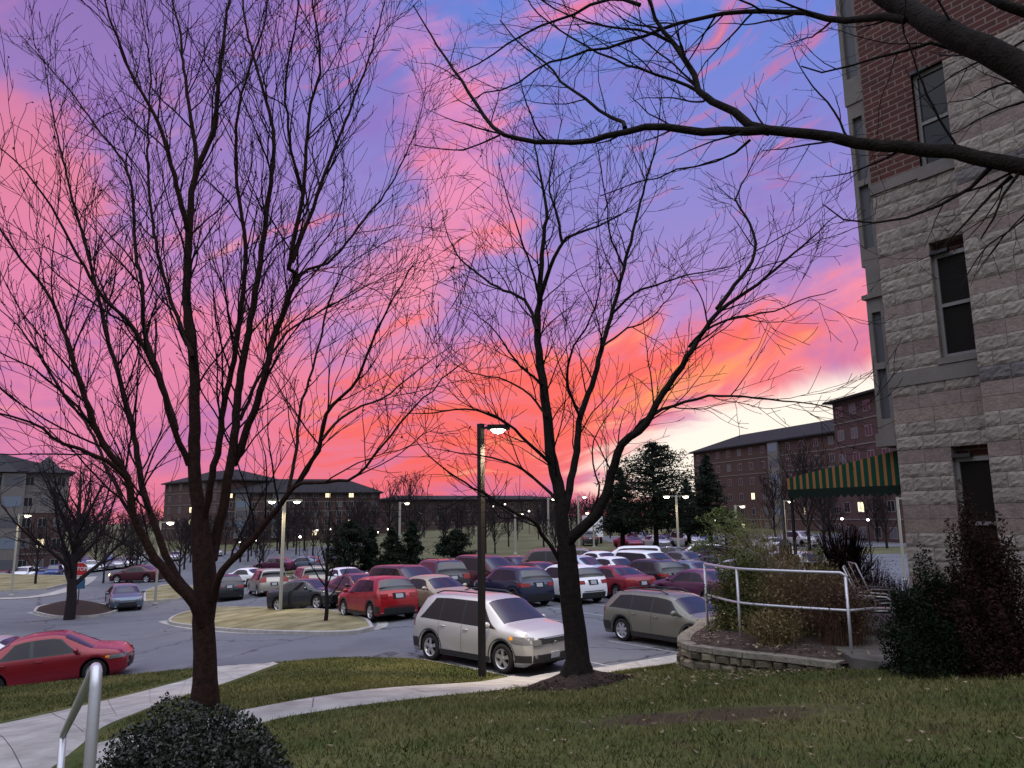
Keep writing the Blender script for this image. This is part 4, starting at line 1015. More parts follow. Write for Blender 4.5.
for xw in (-2.3, 2.5):
    for sg in (-1, 1):
        w_ = MB().lathe([(.2, -.13), (.45, -.13), (.47, -.1), (.47, .1), (.45, .13), (.2, .13)], 18, Matrix.Rotation(PI / 2, 4, 'X')).build('wheel', M['tyre'], t, True); w_.location = (xw, sg * 1.0, .47)
for sg in (-1, 1): MB().box(-3.63, -3.6, sg * .95 - .12, sg * .95 + .12, .75, .93).build('taillight', M['taill'], t)
# ------------------------------------------------------------------ bare trees
def unit(v): return v / (np.linalg.norm(v) + 1e-9)
def tubes(name, B, m, parent=None):
    "B: list of (P (n,3), radii (n,), sides); one mesh"
    VV = []; FF = []; base = 0
    for P, rad, ns in B:
        n = len(P); T = np.gradient(P, axis=0); T /= np.linalg.norm(T, axis=1, keepdims=True) + 1e-9
        ref = np.array([.3, .9, .1]) if abs(T[0, 2]) > .5 else np.array([0, 0, 1.])
        A = ref - (T @ ref)[:, None] * T; A /= np.linalg.norm(A, axis=1, keepdims=True) + 1e-9; Bn = np.cross(T, A)
        an = np.arange(ns) * 2 * PI / ns
        V = P[:, None] + (A[:, None] * np.cos(an)[None, :, None] + Bn[:, None] * np.sin(an)[None, :, None]) * rad[:, None, None]
        VV.append(V.reshape(-1, 3)); i = np.arange(n - 1)[:, None] * ns + np.arange(ns)[None]; j = np.arange(n - 1)[:, None] * ns + (np.arange(ns)[None] + 1) % ns
        FF.append(np.stack([i, j, j + ns, i + ns], -1).reshape(-1, 4) + base); base += n * ns
    return fast_mesh(name, np.concatenate(VV), np.concatenate(FF), m, parent, smooth=True)
def resample(P, step):
    P = np.asarray(P, float); Q = [P[0]]
    n = len(P); S = np.array(smooth_line([Vector(p) for p in P], 8)); d = np.r_[0, np.cumsum(np.linalg.norm(np.diff(S, axis=0), axis=1))]
    k = max(4, int(d[-1] / step)); s = np.linspace(0, d[-1], k)
    return np.stack([np.interp(s, d, S[:, c]) for c in range(3)], 1), d[-1]
def spawn(gen, P, rad, level, out, prm):
    """side branches along a limb: prm = dict(n, len, ang, up, wig, rmin, levels)"""
    if level >= prm['levels']: return
    L = np.linalg.norm(np.diff(P, axis=0), axis=1).sum(); n = len(P)
    cnt = max(1, int(L * prm['dens'][level] * (.8 + .4 * gen.random())))
    t0 = prm['start'][level]
    for q in range(cnt):
        t = t0 + (1 - t0) * (q + gen.random()) / cnt; k = min(n - 2, int(t * (n - 1))); f = t * (n - 1) - k
        p = P[k] * (1 - f) + P[k + 1] * f; T = unit(P[k + 1] - P[k]); r0 = min((rad[k] * (1 - f) + rad[k + 1] * f) * (.38 + .25 * gen.random()), prm.get('cap', 9) * (.5 ** level))
        a = gen.normal(size=3); a[1] *= prm.get('flat', 1); side = unit(a - T * a.dot(T))
        ang = prm['ang'] * (.7 + .6 * gen.random()); dr = unit(T * math.cos(ang) + side * math.sin(ang) + np.array([0, 0, prm['up'] * .5]))
        ln = prm['len'][level] * (1.25 - t * .75) * (.5 + .8 * gen.random())
        st = prm['seg'][level]; m = max(3, int(ln / st)); pts = [p]; d = dr
        for i in range(m):
            d = unit(d + gen.normal(size=3) * prm['wig'] + np.array([0, 0, prm['up']]) / m)
            pts.append(pts[-1] + d * ln / m)
        pts = np.array(pts); r0 = max(r0, prm['rmin'] * 1.2); rr = r0 * (1 - np.linspace(0, 1, m + 1) ** 1.2 * .8); rr = np.maximum(rr, prm['rmin'])
        out.append((pts, rr, 5 if r0 > .02 else 3, level))
        spawn(gen, pts, rr, level + 1, out, prm)
def traced(lst):
    "list of (x, y, depth) from the photograph -> points in the place"
    return [tuple(at(*p)) for p in lst]
def big_tree(name, label, cat, limbs, prm, seed, barkm, twigm, trunk_prof, group=None, leaves=None):
    """limbs: (polyline, r0, r1, sides); the first is the trunk"""
    gen = np.random.default_rng(seed); base = Vector(limbs[0][0][0]); root = thing(name, label, cat, base, group=group); wood = []; tw = []
    for q, (pl, r0, r1, dens) in enumerate(limbs):
        P, L = resample(pl, .16 if q else .34)
        w = gen.normal(size=P.shape) * (.002 if not q else (.008 if r0 > .06 or base.y > 6 else .011)); w[0] = 0; P = P + w - np.array(tuple(base))
        s = np.linspace(0, 1, len(P)); rad = r0 + (r1 - r0) * s ** prm.get('taper', .85)
        if q == 0:
            rad = np.interp(s, [t[0] for t in trunk_prof], [t[1] for t in trunk_prof]); 
        wood.append((P, rad, 14 if r0 > .1 else 8, 0))
        if dens > 0:
            pr = dict(prm); pr['dens'] = [d * dens for d in prm['dens'][:1]] + prm['dens'][1:]
            if q > 0: spawn(gen, P, rad, 0, tw, pr)
    tubes('trunk', [(a, b, c) for a, b, c, l in wood], barkm, root)
    heavy = [(a, b, c) for a, b, c, l in tw if l == 0]; light = [(a, b, c) for a, b, c, l in tw if l > 0]
    cr = tubes('crown', heavy + light, twigm, root)
    if leaves:
        ends = np.array([a[-1] for a, b, c, l in tw if l > 0]); sel = ends[gen.random(len(ends)) < leaves[0]]
        quads(name='seed_cluster', pts=sel + gen.normal(size=sel.shape) * .02, size=leaves[1], m=twigm, parent=cr, gen=gen)
    return root
def quads(name, pts, size, m, parent=None, gen=None, aspect=.6, droop=0):
    gen = gen or g; n = len(pts); a = gen.normal(size=(n, 3)); a /= np.linalg.norm(a, axis=1, keepdims=True)
    b = gen.normal(size=(n, 3)); b -= (a * b).sum(1, keepdims=True) * a; b /= np.linalg.norm(b, axis=1, keepdims=True)
    s = (size * (.6 + .8 * gen.random(n)))[:, None]
    V = np.stack([pts - a * s, pts - b * s * aspect, pts + a * s, pts + b * s * aspect], 1)
    return fast_mesh(name, V.reshape(-1, 3), np.arange(4 * n).reshape(-1, 4), m, parent)

D = 11.0
def tl(pts, d0=None, d1=None):
    "spread the depth along a traced limb from d0 to d1"
    d0 = D if d0 is None else d0; d1 = d0 if d1 is None else d1; n = len(pts); return traced([(x, y, d0 + (d1 - d0) * i / (n - 1)) for i, (x, y) in enumerate(pts)])
bx_, by_ = at(205, 704, D).x, D; bz = lawn(bx_, by_) - .05
trunk = [(bx_, by_, bz)] + tl([(205, 680), (205, 650), (203, 622), (206, 600), (205, 576), (202, 540), (199, 508)])
LT0 = 0.76
LT = [
 (trunk, .21, .12, 0),
 (tl([(199, 508), (195, 473), (195, 422), (193, 357), (187, 302), (189, 240), (189, 219), (195, 176), (213, 129), (219, 78), (226, 23), (236, -40)], D, D + .5), .125, .02, .75),
 (tl([(202, 625), (192, 600), (168, 576), (137, 525), (125, 473), (103, 443), (86, 400), (69, 345), (47, 293), (17, 254), (-15, 205)], D - .1, D - 1.6), .095, .010, 1),
 (tl([(196, 600), (172, 568), (148, 508), (140, 473), (133, 430), (120, 379), (107, 336), (97, 293), (84, 240), (70, 190), (52, 110), (45, 60)], D + .1, D + 1.6), .075, .010, 1),
 (tl([(126, 478), (99, 457), (64, 443), (39, 426), (0, 413), (-40, 405)], D - .7, D - 2.2), .045, .010, .7),
 (tl([(190, 240), (185, 218), (172, 168), (156, 117), (133, 78), (117, 39), (105, 0), (96, -40)], D + .3, D - .8), .06, .012, 1),
 (tl([(195, 176), (195, 148), (185, 78), (180, 31), (172, 0), (160, -50)], D + .3, D + 1.2), .05, .012, 1),
 (tl([(189, 465), (172, 422), (155, 370), (129, 323), (99, 293), (70, 240), (47, 200), (20, 165), (-10, 140)], D, D - 1.9), .06, .010, 1),
 (tl([(176, 430), (165, 392), (146, 336), (142, 284), (135, 250), (129, 176), (98, 129), (59, 78), (20, 35)], D - .2, D + 1.7), .055, .010, 1),
 (tl([(193, 357), (178, 318), (160, 262), (150, 200), (148, 140), (150, 70), (140, 0)], D, D + 1.5), .045, .01, 1),
 (tl([(212, 560), (215, 546), (228, 482), (234, 439), (240, 379), (249, 327), (258, 276), (270, 187), (273, 129), (254, 59), (242, 0), (240, -50)], D + .1, D + .9), .10, .014, 1),
 (tl([(204, 520), (207, 500), (215, 465), (225, 400), (234, 357), (242, 300), (245, 240), (236, 170), (240, 100), (262, 30), (270, -20)], D, D - 1.3), .07, .012, 1),
 (tl([(233, 465), (258, 400), (275, 336), (296, 276), (289, 266), (303, 195), (309, 117), (320, 59), (312, 0), (312, -40)], D + .4, D - .8), .08, .012, 1.1),
 (tl([(266, 370), (280, 320), (301, 319 - 45), (330, 262), (360, 225), (387, 190), (412, 140), (425, 95)], D, D + 1.6), .045, .008, 1.1),
 (tl([(292, 262), (310, 215), (330, 160), (350, 110), (372, 50), (385, 0), (392, -30)], D, D + 1.2), .045, .010, 1.1),
 (tl([(303, 195), (290, 140), (286, 80), (296, 20), (300, -30)], D, D - 1), .035, .01, 1),
 (tl([(214, 600), (219, 576), (258, 533), (288, 495), (318, 452), (326, 413), (357, 379), (374, 336), (392, 300), (415, 262)], D - .1, D - 1.8), .075, .009, 1),
 (tl([(290, 492), (301, 484), (352, 478), (374, 456), (412, 409), (430, 392), (462, 362)], D - .9, D - 2.3), .035, .008, .8),
 (tl([(322, 440), (345, 415), (387, 395), (415, 372), (452, 345)], D - 1, D + .6), .028, .008, .8),
 (tl([(288, 495), (296, 450), (300, 410), (318, 350), (330, 300), (352, 262), (400, 235)], D - .6, D + 1.2), .035, .008, 1),
 (tl([(240, 420), (262, 372), (290, 330), (330, 306), (360, 290), (400, 268)], D + .4, D + 2), .04, .008, .9),
 (tl([(137, 525), (112, 480), (90, 430), (58, 385), (30, 340), (0, 310), (-30, 290)], D - .3, D + 1.3), .035, .008, .8),
 (tl([(103, 443), (70, 400), (35, 370), (0, 352), (-30, 340)], D - .8, D - 2), .03, .008, .8),
]
LT = [LT[0]] + [(a, b * LT0, c * .7, d) for a, b, c, d in LT[1:]]
PRM1 = dict(levels=3, dens=[3.0, 3.5, 3.0], len=[1.9, .90, .40], start=[.12, .08, .12], seg=[.15, .12, .12], ang=.58, up=.30, wig=.095, rmin=.0040, flat=.8, cap=.017)
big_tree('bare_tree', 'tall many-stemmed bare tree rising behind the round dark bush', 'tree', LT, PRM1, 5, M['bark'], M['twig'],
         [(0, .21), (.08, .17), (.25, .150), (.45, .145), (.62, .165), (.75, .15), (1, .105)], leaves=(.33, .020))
D = 12.0
bx_ = at(577, 690, D).x; bz = lawn(bx_, D) - .05
trunk2 = [(bx_, D, bz)] + tl([(578, 668), (576, 640), (571, 600), (568, 570), (566, 545)])
MT = [
 (trunk2, .2, .12, 0),
 (tl([(566, 548), (562, 515), (558, 485), (551, 456), (547, 417), (543, 382), (537, 339), (539, 300), (544, 234), (546, 206), (538, 165), (533, 130)], D, D + .3), .125, .012, 1),
 (tl([(539, 300), (546, 280), (553, 262), (565, 239), (590, 229), (615, 218), (640, 200)], D + .1, D - .9), .05, .008, 1),
 (tl([(562, 242), (557, 215), (549, 187), (556, 150), (562, 120)], D, D + .6), .03, .008, 1),
 (tl([(562, 520), (571, 484), (576, 456), (580, 417), (594, 378), (602, 347), (612, 314), (624, 267), (642, 197), (657, 141), (661, 94)], D, D + 1.2), .075, .010, 1),
 (tl([(612, 314), (630, 297), (652, 286), (690, 275), (727, 267), (748, 256)], D + .6, D - .5), .028, .007, .9),
 (tl([(580, 417), (568, 385), (572, 350), (590, 320), (600, 285), (596, 240)], D + .3, D - .8), .03, .008, .9),
 (tl([(567, 545), (580, 530), (598, 511), (614, 468), (621, 445), (645, 425), (660, 398), (684, 363), (711, 320), (735, 300), (750, 290), (778, 267), (816, 234), (838, 215)], D, D - 1.6), .100, .009, 1),
 (tl([(717, 309), (735, 285), (752, 262), (755, 240), (745, 215), (736, 200), (748, 172), (764, 145)], D - .9, D - .2), .04, .008, 1),
 (tl([(689, 347), (705, 330), (735, 318), (770, 312), (800, 300), (838, 290)], D - .8, D - 2), .025, .007, .8),
 (tl([(630, 438), (650, 415), (703, 398), (735, 396), (781, 400), (820, 405), (862, 418)], D - .4, D - 2.0), .034, .006, .7),
 (tl([(559, 560), (540, 530), (535, 523), (496, 503), (475, 488), (453, 476), (430, 456), (405, 430)], D, D - 1.8), .04, .007, .6),
 (tl([(556, 500), (545, 487), (520, 468), (500, 460), (481, 456), (450, 452), (425, 446)], D, D + 1.5), .032, .007, .8),
 (tl([(549, 462), (531, 445), (504, 421), (469, 409), (430, 413), (400, 412)], D, D - 1.5), .034, .007, .9),
 (tl([(537, 330), (525, 300), (505, 291), (488, 281), (460, 258), (446, 230), (440, 200)], D, D + 1.6), .036, .007, 1),
 (tl([(543, 385), (535, 378), (520, 365), (508, 351), (490, 325), (462, 305)], D, D - 1.4), .026, .007, .9),
 (tl([(547, 417), (530, 395), (505, 380), (470, 372), (440, 352)], D, D + 1), .024, .007, .9),
 (tl([(540, 300), (530, 265), (518, 230), (505, 190), (500, 160)], D, D - .8), .026, .007, 1),
 (tl([(602, 347), (625, 330), (650, 318), (675, 290), (690, 262)], D + .5, D + 1.8), .022, .007, .9),
 (tl([(624, 267), (610, 235), (606, 200), (600, 160), (590, 120)], D + .9, D + .2), .022, .007, 1),
 (tl([(590, 515), (600, 490), (592, 460), (598, 430), (620, 400)], D - .1, D - 1), .022, .007, .6),
]
MT = [MT[0]] + [(a, b * .9, c * .7, d) for a, b, c, d in MT[1:]]
PRM2 = dict(levels=3, dens=[3.4, 4.2, 3.2], len=[1.5, .74, .36], start=[.12, .10, .15], seg=[.12, .10, .10], ang=.72, up=.22, wig=.105, rmin=.0039, flat=.8, cap=.014)
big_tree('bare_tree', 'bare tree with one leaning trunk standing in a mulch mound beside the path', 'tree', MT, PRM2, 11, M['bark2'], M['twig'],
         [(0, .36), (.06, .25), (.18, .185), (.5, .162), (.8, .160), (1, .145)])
# mulch mound round its foot
mb = MB(); N = 28; vs = [(bx_, D, lawn(bx_, D) + .20)]; fs = []
for k, (f, h) in enumerate(((.3, .19), (.6, .11), (.85, .05), (1.0, -.03))):
    for j in range(N):
        a = 2 * PI * j / N; r_ = f * (.78 + .10 * math.sin(3 * a) + .07 * math.sin(7 * a + 1)); x, y = bx_ + r_ * math.cos(a), D + r_ * math.sin(a) * .8
        vs.append((x, y, lawn(x, y) + h + .018 * math.sin(9 * a + k * 2)))
for j in range(N):
    fs.append((0, 1 + j, 1 + (j + 1) % N))
    for k in range(3): fs.append((1 + k * N + j, 1 + (k + 1) * N + j, 1 + (k + 1) * N + (j + 1) % N, 1 + k * N + (j + 1) % N))
tag(mb.add(vs, fs).build('mulch_mound', M['mulch'], smooth=True), kind='structure')
n = 900; a = g.random(n) * 2 * PI; r_ = .85 * g.random(n) ** .6; x = bx_ + r_ * np.cos(a); y = D + r_ * np.sin(a) * .8
tag(quads('mulch_chips', np.stack([x, y, lawn_np(x, y) + .20 * np.clip(1 - r_ / .85, 0, 1) + .012], 1), .028, M['mulch'], aspect=.35), kind='stuff')

# tree whose trunk stands just outside the right edge: its limbs cross the picture
D = 5.0
TX, TY = 4.5, 4.3; tz = lawn(TX, TY) - .05
RT = [
 ([(TX, TY, tz), (TX + .02, TY, tz + 1.2), (TX - .03, TY + .02, tz + 2.5), (TX, TY + .05, tz + 3.4), (TX + .05, TY + .1, tz + 5.0), (TX + .1, TY, tz + 7.2)], .27, .12, 0),
 ([(TX - .02, TY + .03, tz + 2.9), tuple(at(1120, 182, 4.5))] + tl([(1024, 166), (980, 158), (940, 150), (900, 147), (860, 143), (800, 133), (746, 129), (699, 131), (652, 127), (614, 134), (586, 141), (521, 140), (493, 127), (464, 84), (432, 38), (415, 5)], 4.8, 7.0), .090, .006, 0.9),
 ([(TX, TY + .05, tz + 3.9), tuple(at(1090, 110, 4.5))] + tl([(1024, 68), (970, 42), (933, 26), (902, 8), (870, -12), (820, -40)], 4.7, 5.6), .145, .06, .8),
 (tl([(905, 20), (876, 16), (860, 20), (824, 17), (788, 12), (736, 12), (689, 23), (640, 38), (600, 50), (550, 62), (505, 88), (470, 100)], 5.2, 6.8), .035, .006, 1.3),
 (tl([(770, 131), (748, 124), (727, 108), (703, 94), (689, 66), (671, 42), (657, 23), (648, 0), (640, -25)], 5.7, 6.3), .045, .012, 1.3),
 (tl([(703, 94), (672, 80), (642, 70), (610, 58), (575, 40), (545, 20), (525, -5)], 6.1, 7), .018, .006, 1.3),
 (tl([(625, 128), (619, 122), (577, 94), (549, 66), (523, 46), (500, 20)], 6.3, 7.3), .022, .006, 1.3),
 (tl([(640, 5), (605, -2), (577, 14), (535, 28), (502, 47), (474, 66), (450, 75)], 6.2, 7.2), .020, .006, 1.3),
 (tl([(671, 42), (640, 30), (600, 25), (560, 10), (530, -10)], 6.2, 6.8), .016, .006, 1.2),
 (tl([(954, 49), (931, 42), (900, 52), (858, 62), (824, 72), (800, 66)], 5.2, 5.6), .018, .006, 1),
 (tl([(500, 135), (470, 150), (440, 150), (415, 145)], 6.8, 7.2), .010, .005, 1),
 (tl([(1012, 176), (996, 185), (970, 224), (941, 245)], 4.9, 5.2), .016, .005, .8),
 (tl([(990, 168), (980, 180), (949, 201), (915, 214), (876, 223), (853, 223), (824, 206)], 4.9, 5.6), .018, .005, .8),
 (tl([(1020, 172), (1006, 190), (983, 227), (984, 240)], 4.8, 5.0), .012, .005, .8),
 (tl([(750, 140), (725, 158), (690, 168), (655, 178), (600, 195)], 5.9, 6.8), .012, .005, .6),
 ([(TX + .05, TY + .1, tz + 4.6), tuple(at(1060, 20, 4.6))] + tl([(1010, 5), (985, -5), (960, -30)], 4.6, 4.9), .05, .03, .6),
 ([(TX, TY, tz + 5), (TX + 1.3, TY - .6, tz + 6.4), (TX + 2.6, TY - 1.2, tz + 8)], .09, .02, .6),
 ([(TX, TY, tz + 5.6), (TX - .6, TY - 1.3, tz + 7), (TX - 1.0, TY - 2.6, tz + 8.6)], .08, .02, .6),
 ([(TX + .1, TY, tz + 7.0), (TX + .3, TY + .4, tz + 8.6), (TX + .2, TY + .6, tz + 10)], .11, .02, .8),
]
PRM3 = dict(levels=3, dens=[3.6, 5.2, 4.8], len=[.95, .42, .20], start=[.14, .12, .2], seg=[.09, .07, .07], ang=.72, up=.12, wig=.11, rmin=.0017, flat=.8, cap=.011, taper=.60)
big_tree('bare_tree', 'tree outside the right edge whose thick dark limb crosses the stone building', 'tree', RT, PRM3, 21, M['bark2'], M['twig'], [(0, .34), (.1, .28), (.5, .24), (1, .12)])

# ---- background bare trees: four generated forms, copied
def gen_tree(seed, H, spread=1.0, r=.14, levels=3, rmin=.012, dense=1.0, droop=.2):
    gen = np.random.default_rng(seed); wood = []; tw = []; h0 = H * .22
    P, _ = resample([(0, 0, -.1), (.04, .02, h0 * .5), (-.02, 0, h0), (.05, 0, H * .55), (0, .05, H * .8)], .4); s = np.linspace(0, 1, len(P))
    wood.append((P, r * (1 - s * .86), 8, 0)); 
    nl = int(7 * dense) + 3
    for q in range(nl):
        a = q * 2.4 + gen.random(); t = .24 + .55 * q / nl; k = int(t * (len(P) - 1)); L = H * (.55 - .35 * t) * spread * (.85 + .3 * gen.random()); p = P[k].copy(); d = unit(np.array([math.cos(a), math.sin(a), .75 + t * .8])); pts = [p]
        m = 7
        for i in range(m): d = unit(d + gen.normal(size=3) * .09 + np.array([0, 0, .10])); pts.append(pts[-1] + d * L / m)
        wood.append((np.array(pts), np.maximum(r * .5 * (1 - t * .5) * (1 - np.linspace(0, 1, m + 1) * .85), rmin), 5, 0))
    prm = dict(levels=levels, dens=[1.5 * dense, 1.5 * dense, 1.2], len=[H * .20, H * .10, H * .06], start=[.25, .1, .1], seg=[H * .04, H * .035, H * .03], ang=.6, up=droop, wig=.10, rmin=rmin)
    for (pp, rr, ns, l) in wood: spawn(gen, pp, rr, 0, tw, prm)
    return [(a, b, c) for a, b, c, l in wood], [(a, b, c) for a, b, c, l in tw]
def far_tree(name, label, cat, seed, H, m, group, **kw):
    w, t_ = gen_tree(seed, H, **kw); root = thing(name, label, cat, group=group)
    tubes('trunk', w, m, root); tubes('crown', t_, m, root); return root
def hz(x, y):
    if y < 76: return ground(x, y)
    return float(hillz(np.array([x]), np.array([y]))[0])
# the tree on the mulched island, and the thin one on the yellow island
o = far_tree('bare_tree', 'broad bare tree on the mulched island beside the stop sign', 'tree', 41, 9.6, M['fartree'], None, spread=1.45, r=.30, rmin=.009, dense=1.8, droop=.0); p = at(70, 608, 44); o.location = (p.x, 44, ground(p.x, 44) + .1)
o = far_tree('bare_tree', 'slim young bare tree on the yellow grass island', 'tree', 43, 6.2, M['bark2'], None, spread=.55, r=.085, rmin=.008, dense=1.3, droop=.5); p = at(326, 608, 31.2); o.location = (p.x, 31.2, ground(p.x, 31.2) + .15)
protos = [far_tree('bare_tree', 'distant leafless tree standing beyond the car parks', 'tree', 50 + q, 9.0, M['fartree'], 'leafless trees beyond the car park', spread=1 + .1 * q, r=.17, rmin=.020, dense=1.15) for q in range(4)]
index_kids(None)
spots = []
gg = np.random.default_rng(8)
for (x0, x1, y0, y1, n, s0, s1) in ((-48, -20, 68, 82, 5, .5, .75), (-60, -22, 118, 150, 22, .8, 1.15), (-28, 0, 76, 120, 12, .6, .9), (-30, 14, 120, 175, 26, .4, .95), (2, 34, 100, 150, 16, .55, .85), (30, 60, 62, 105, 12, .8, 1.2), (-110, -60, 118, 160, 10, .8, 1.2), (40, 75, 100, 125, 8, .7, 1.0)):
    for _ in range(n):
        q_ = (x0 + (x1 - x0) * gg.random(), y0 + (y1 - y0) * gg.random(), s0 + (s1 - s0) * gg.random())
        if not (q_[1] < 116 and .075 < q_[0] / q_[1] < .13): spots.append(q_)
spots += [(at(181, 545, 78).x, 78, .7), (at(105, 560, 70).x, 70, .55), (at(390, 480, 135).x, 135, 1.5), (at(410, 480, 140).x, 140, 1.4), (at(555, 520, 70).x, 70, .55)]
for q, (x, y, s) in enumerate(spots):
    src = protos[q % 4]; c = src if q < 4 else copy_tree(src)
    c.location = (x, y, hz(x, y)); c.scale = (s, s, s * (.85 + .3 * gg.random())); c.rotation_euler = (0, 0, gg.random() * 6.28)

# ---- evergreens
def conifer(name, label, cat, x, y, H, Rr, m, seed, group=None, n=5000, size=.09, base=.06, shape='cone', trunk_r=.12, gaps=.0, zoff=0):
    gen = np.random.default_rng(seed); root = thing(name, label, cat, (x, y, hz(x, y) + zoff), group=group)
    MB().tube([(0, 0, -.1), (.03, 0, H * .3), (0, .03, H * .65), (0, 0, H * .93)], [trunk_r, trunk_r * .8, trunk_r * .45, .02], 8).build('trunk', M['bark2'], root, True)
    nb = max(30, int(H * 16)); pts = []; limbs = []
    for b in range(nb):
        t = base + (1 - base) * (b + gen.random()) / nb; a = gen.random() * 2 * PI
        prof = (1 - t) ** .8 if shape == 'cone' else (math.sin(PI * min(1, (t - base) / (1 - base) * .85 + .15)) ** .7)
        rr = Rr * prof * (.6 + .55 * gen.random()) + .05; k = max(8, int(n / nb * (rr / Rr + .15) * 1.6)); s = gen.random(k) ** .6
        dz = (.12 if shape == 'cone' else .25) * rr * s - .18 * rr * s * s
        lat = gen.normal(size=(k, 3)) * (.08 + .16 * rr * .5) * np.array([1, 1, .55])
        P = np.stack([np.cos(a) * rr * s, np.sin(a) * rr * s, t * H + dz], 1) + lat; pts.append(P)
        limbs.append((np.array([[0, 0, t * H - .05], [math.cos(a) * rr * .5, math.sin(a) * rr * .5, t * H + .05 * rr], [math.cos(a) * rr * .92, math.sin(a) * rr * .92, t * H]]), np.array([.03, .02, .008]) * (trunk_r / .12), 4))
    cr = quads('crown', np.concatenate(pts), size, m, root, gen, aspect=.28)
    tubes('limbs', limbs, M['bark2'], cr)
    return root
p = at(350, 560, 66)
for q, (px_, top, Y, w_, lab) in enumerate([(350, 521, 67, 1.55, 'broad dark juniper behind the thin island tree'), (392, 528, 66, 1.25, 'dark conical juniper left of the middle of the hedge row'), (412, 521, 68, 1.2, 'dark narrow juniper with pale lamp post behind it'), (456, 531, 68, 1.3, 'rounded dark juniper just left of the dark lamp post'), (371, 527, 69, .9, 'slim dark juniper between two broader ones')]):
    p = at(px_, top, Y); h = p.z - hz(p.x, Y); conifer('juniper_tree', lab, 'evergreen', p.x, Y, h, w_ * 1.35, M['evergreen'], 70 + q, 'dark junipers behind the car park', n=3500, size=.17, shape='oval' if q in (0, 3) else 'cone')
for q, (px_, top, Y, w_, lab) in enumerate([(652, 443, 78, 5.2, 'largest dark pine with an uneven crown behind the far row of cars'), (620, 468, 84, 3.6, 'dark pine on the left shoulder of the largest pine'), (706, 455, 82, 3.6, 'dark pine standing against the brick dormitory'), (686, 480, 88, 3.2, 'shorter dark pine right of the largest pine')]):
    p = at(px_, top, Y); h = p.z - hz(p.x, Y); conifer('pine_tree', lab, 'pine', p.x, Y, h, w_, M['evergreen'], 80 + q, 'pines beyond the far row', n=6500, size=.20, base=.22, shape='oval' if q == 0 else 'cone', trunk_r=.28)
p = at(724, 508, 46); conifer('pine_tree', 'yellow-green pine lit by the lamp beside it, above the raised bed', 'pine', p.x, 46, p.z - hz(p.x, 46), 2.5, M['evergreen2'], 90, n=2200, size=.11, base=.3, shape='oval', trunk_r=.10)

# ---- shrubs
def shrub(name, label, cat, x, y, z, rx, ry, h, m, seed, n=9000, size=.022, twigs=26, group=None, lumps=.16, fill=.55):
    gen = np.random.default_rng(seed); root = thing(name, label, cat, (x, y, z), group=group)
    d = gen.normal(size=(n, 3)); d /= np.linalg.norm(d, axis=1, keepdims=True); d[:, 2] = np.abs(d[:, 2]) * 1.0 - .12
    lump = 1 + lumps * (np.sin(d[:, 0] * 5 + seed) * np.sin(d[:, 1] * 6 + 2) + .6 * np.sin(d[:, 2] * 11 + d[:, 0] * 9)); s = (fill + (1 - fill) * gen.random(n) ** .7) * lump
    P = d * s[:, None] * np.array([rx, ry, h]); P[:, 2] = np.maximum(P[:, 2] + .12 * h, .02)
    b = []
    for k in range(twigs):
        a = gen.random() * 2 * PI; e = .35 + gen.random() * .9; t = np.array([math.cos(a) * rx * math.cos(e), math.sin(a) * ry * math.cos(e), h * math.sin(e) * .98 + .1]) * .93
        b.append((np.array([[0, 0, -.03], t * .5 + gen.normal(size=3) * .03, t]), np.array([.012, .008, .003]), 4))
    tubes('stems', b, M['twig'], root); quads('foliage', P, size, m, root, gen, aspect=.55)
    return root
p = at(193, 735, 5.3); TOPB = (at(193, 701, 5.3).z - lawn(p.x, 5.3)) / .98
shrub('boxwood_bush', 'round dense dark boxwood bush at the foot of the big many-stemmed tree', 'bush', p.x, 5.3, lawn(p.x, 5.3), .73, .66, TOPB * .94, M['box'], 3, n=42000, size=.014, twigs=60, lumps=.11, fill=.45)
# ------------------------------------------------------------------ the stone building on the right
A0 = Vector((at(907.5, 558, 11.5).x, 11.5)); UX = Vector((.5543, -.8323)); WX = Vector((.8323, .5543)); BZ = 1.9
BM = Matrix(((UX.x, WX.x, 0, A0.x), (UX.y, WX.y, 0, A0.y), (0, 0, 1, 0), (0, 0, 0, 1)))
bld = thing('stone_building', 'tall stone and red brick building filling the right edge', 'building')
bld.matrix_world = BM
def zwall(px, py, u): return at(px, py, A0.y + UX.y * u).z
def uvbox(name, faces, m, parent):
    "faces: list of 4 corner points with (u, v) pairs"
    me = bpy.data.meshes.new(name); vs = []; fs = []; uv = []
    for q in faces:
        k = len(vs); vs += [p for p, _ in q]; fs.append((k, k + 1, k + 2, k + 3)); uv += [t for _, t in q]
    me.from_pydata(vs, [], fs); l = me.uv_layers.new(name='UVMap')
    for i, t in enumerate(uv): l.data[i].uv = t
    return link(name, me, m, parent)
def face_x(x0, x1, y, z0, z1): return [((x0, y, z0), (x0, z0)), ((x1, y, z0), (x1, z0)), ((x1, y, z1), (x1, z1)), ((x0, y, z1), (x0, z1))]
def face_y(x, y0, y1, z0, z1): return [((x, y0, z0), (y0, z0)), ((x, y1, z0), (y1, z0)), ((x, y1, z1), (y1, z1)), ((x, y0, z1), (y0, z1))]
def cap(x0, x1, y0, y1, z): return [((x0, y0, z), (x0, y0)), ((x1, y0, z), (x1, y0)), ((x1, y1, z), (x1, y1)), ((x0, y1, z), (x0, y1))]
ZB = zwall(870, 196, 0); ZTOP = 16.0; U1, U2, PIER = .787, 1.46, 1.406
ZP = zwall(985, 66, 1.45)
WINS = [(zwall(962, 592, .9), zwall(960, 457, .9)), (zwall(955, 357, .9), zwall(940, 253, .9)), (zwall(935, 172, .9), zwall(922, 72, .9))]
gs = np.random.default_rng(4)
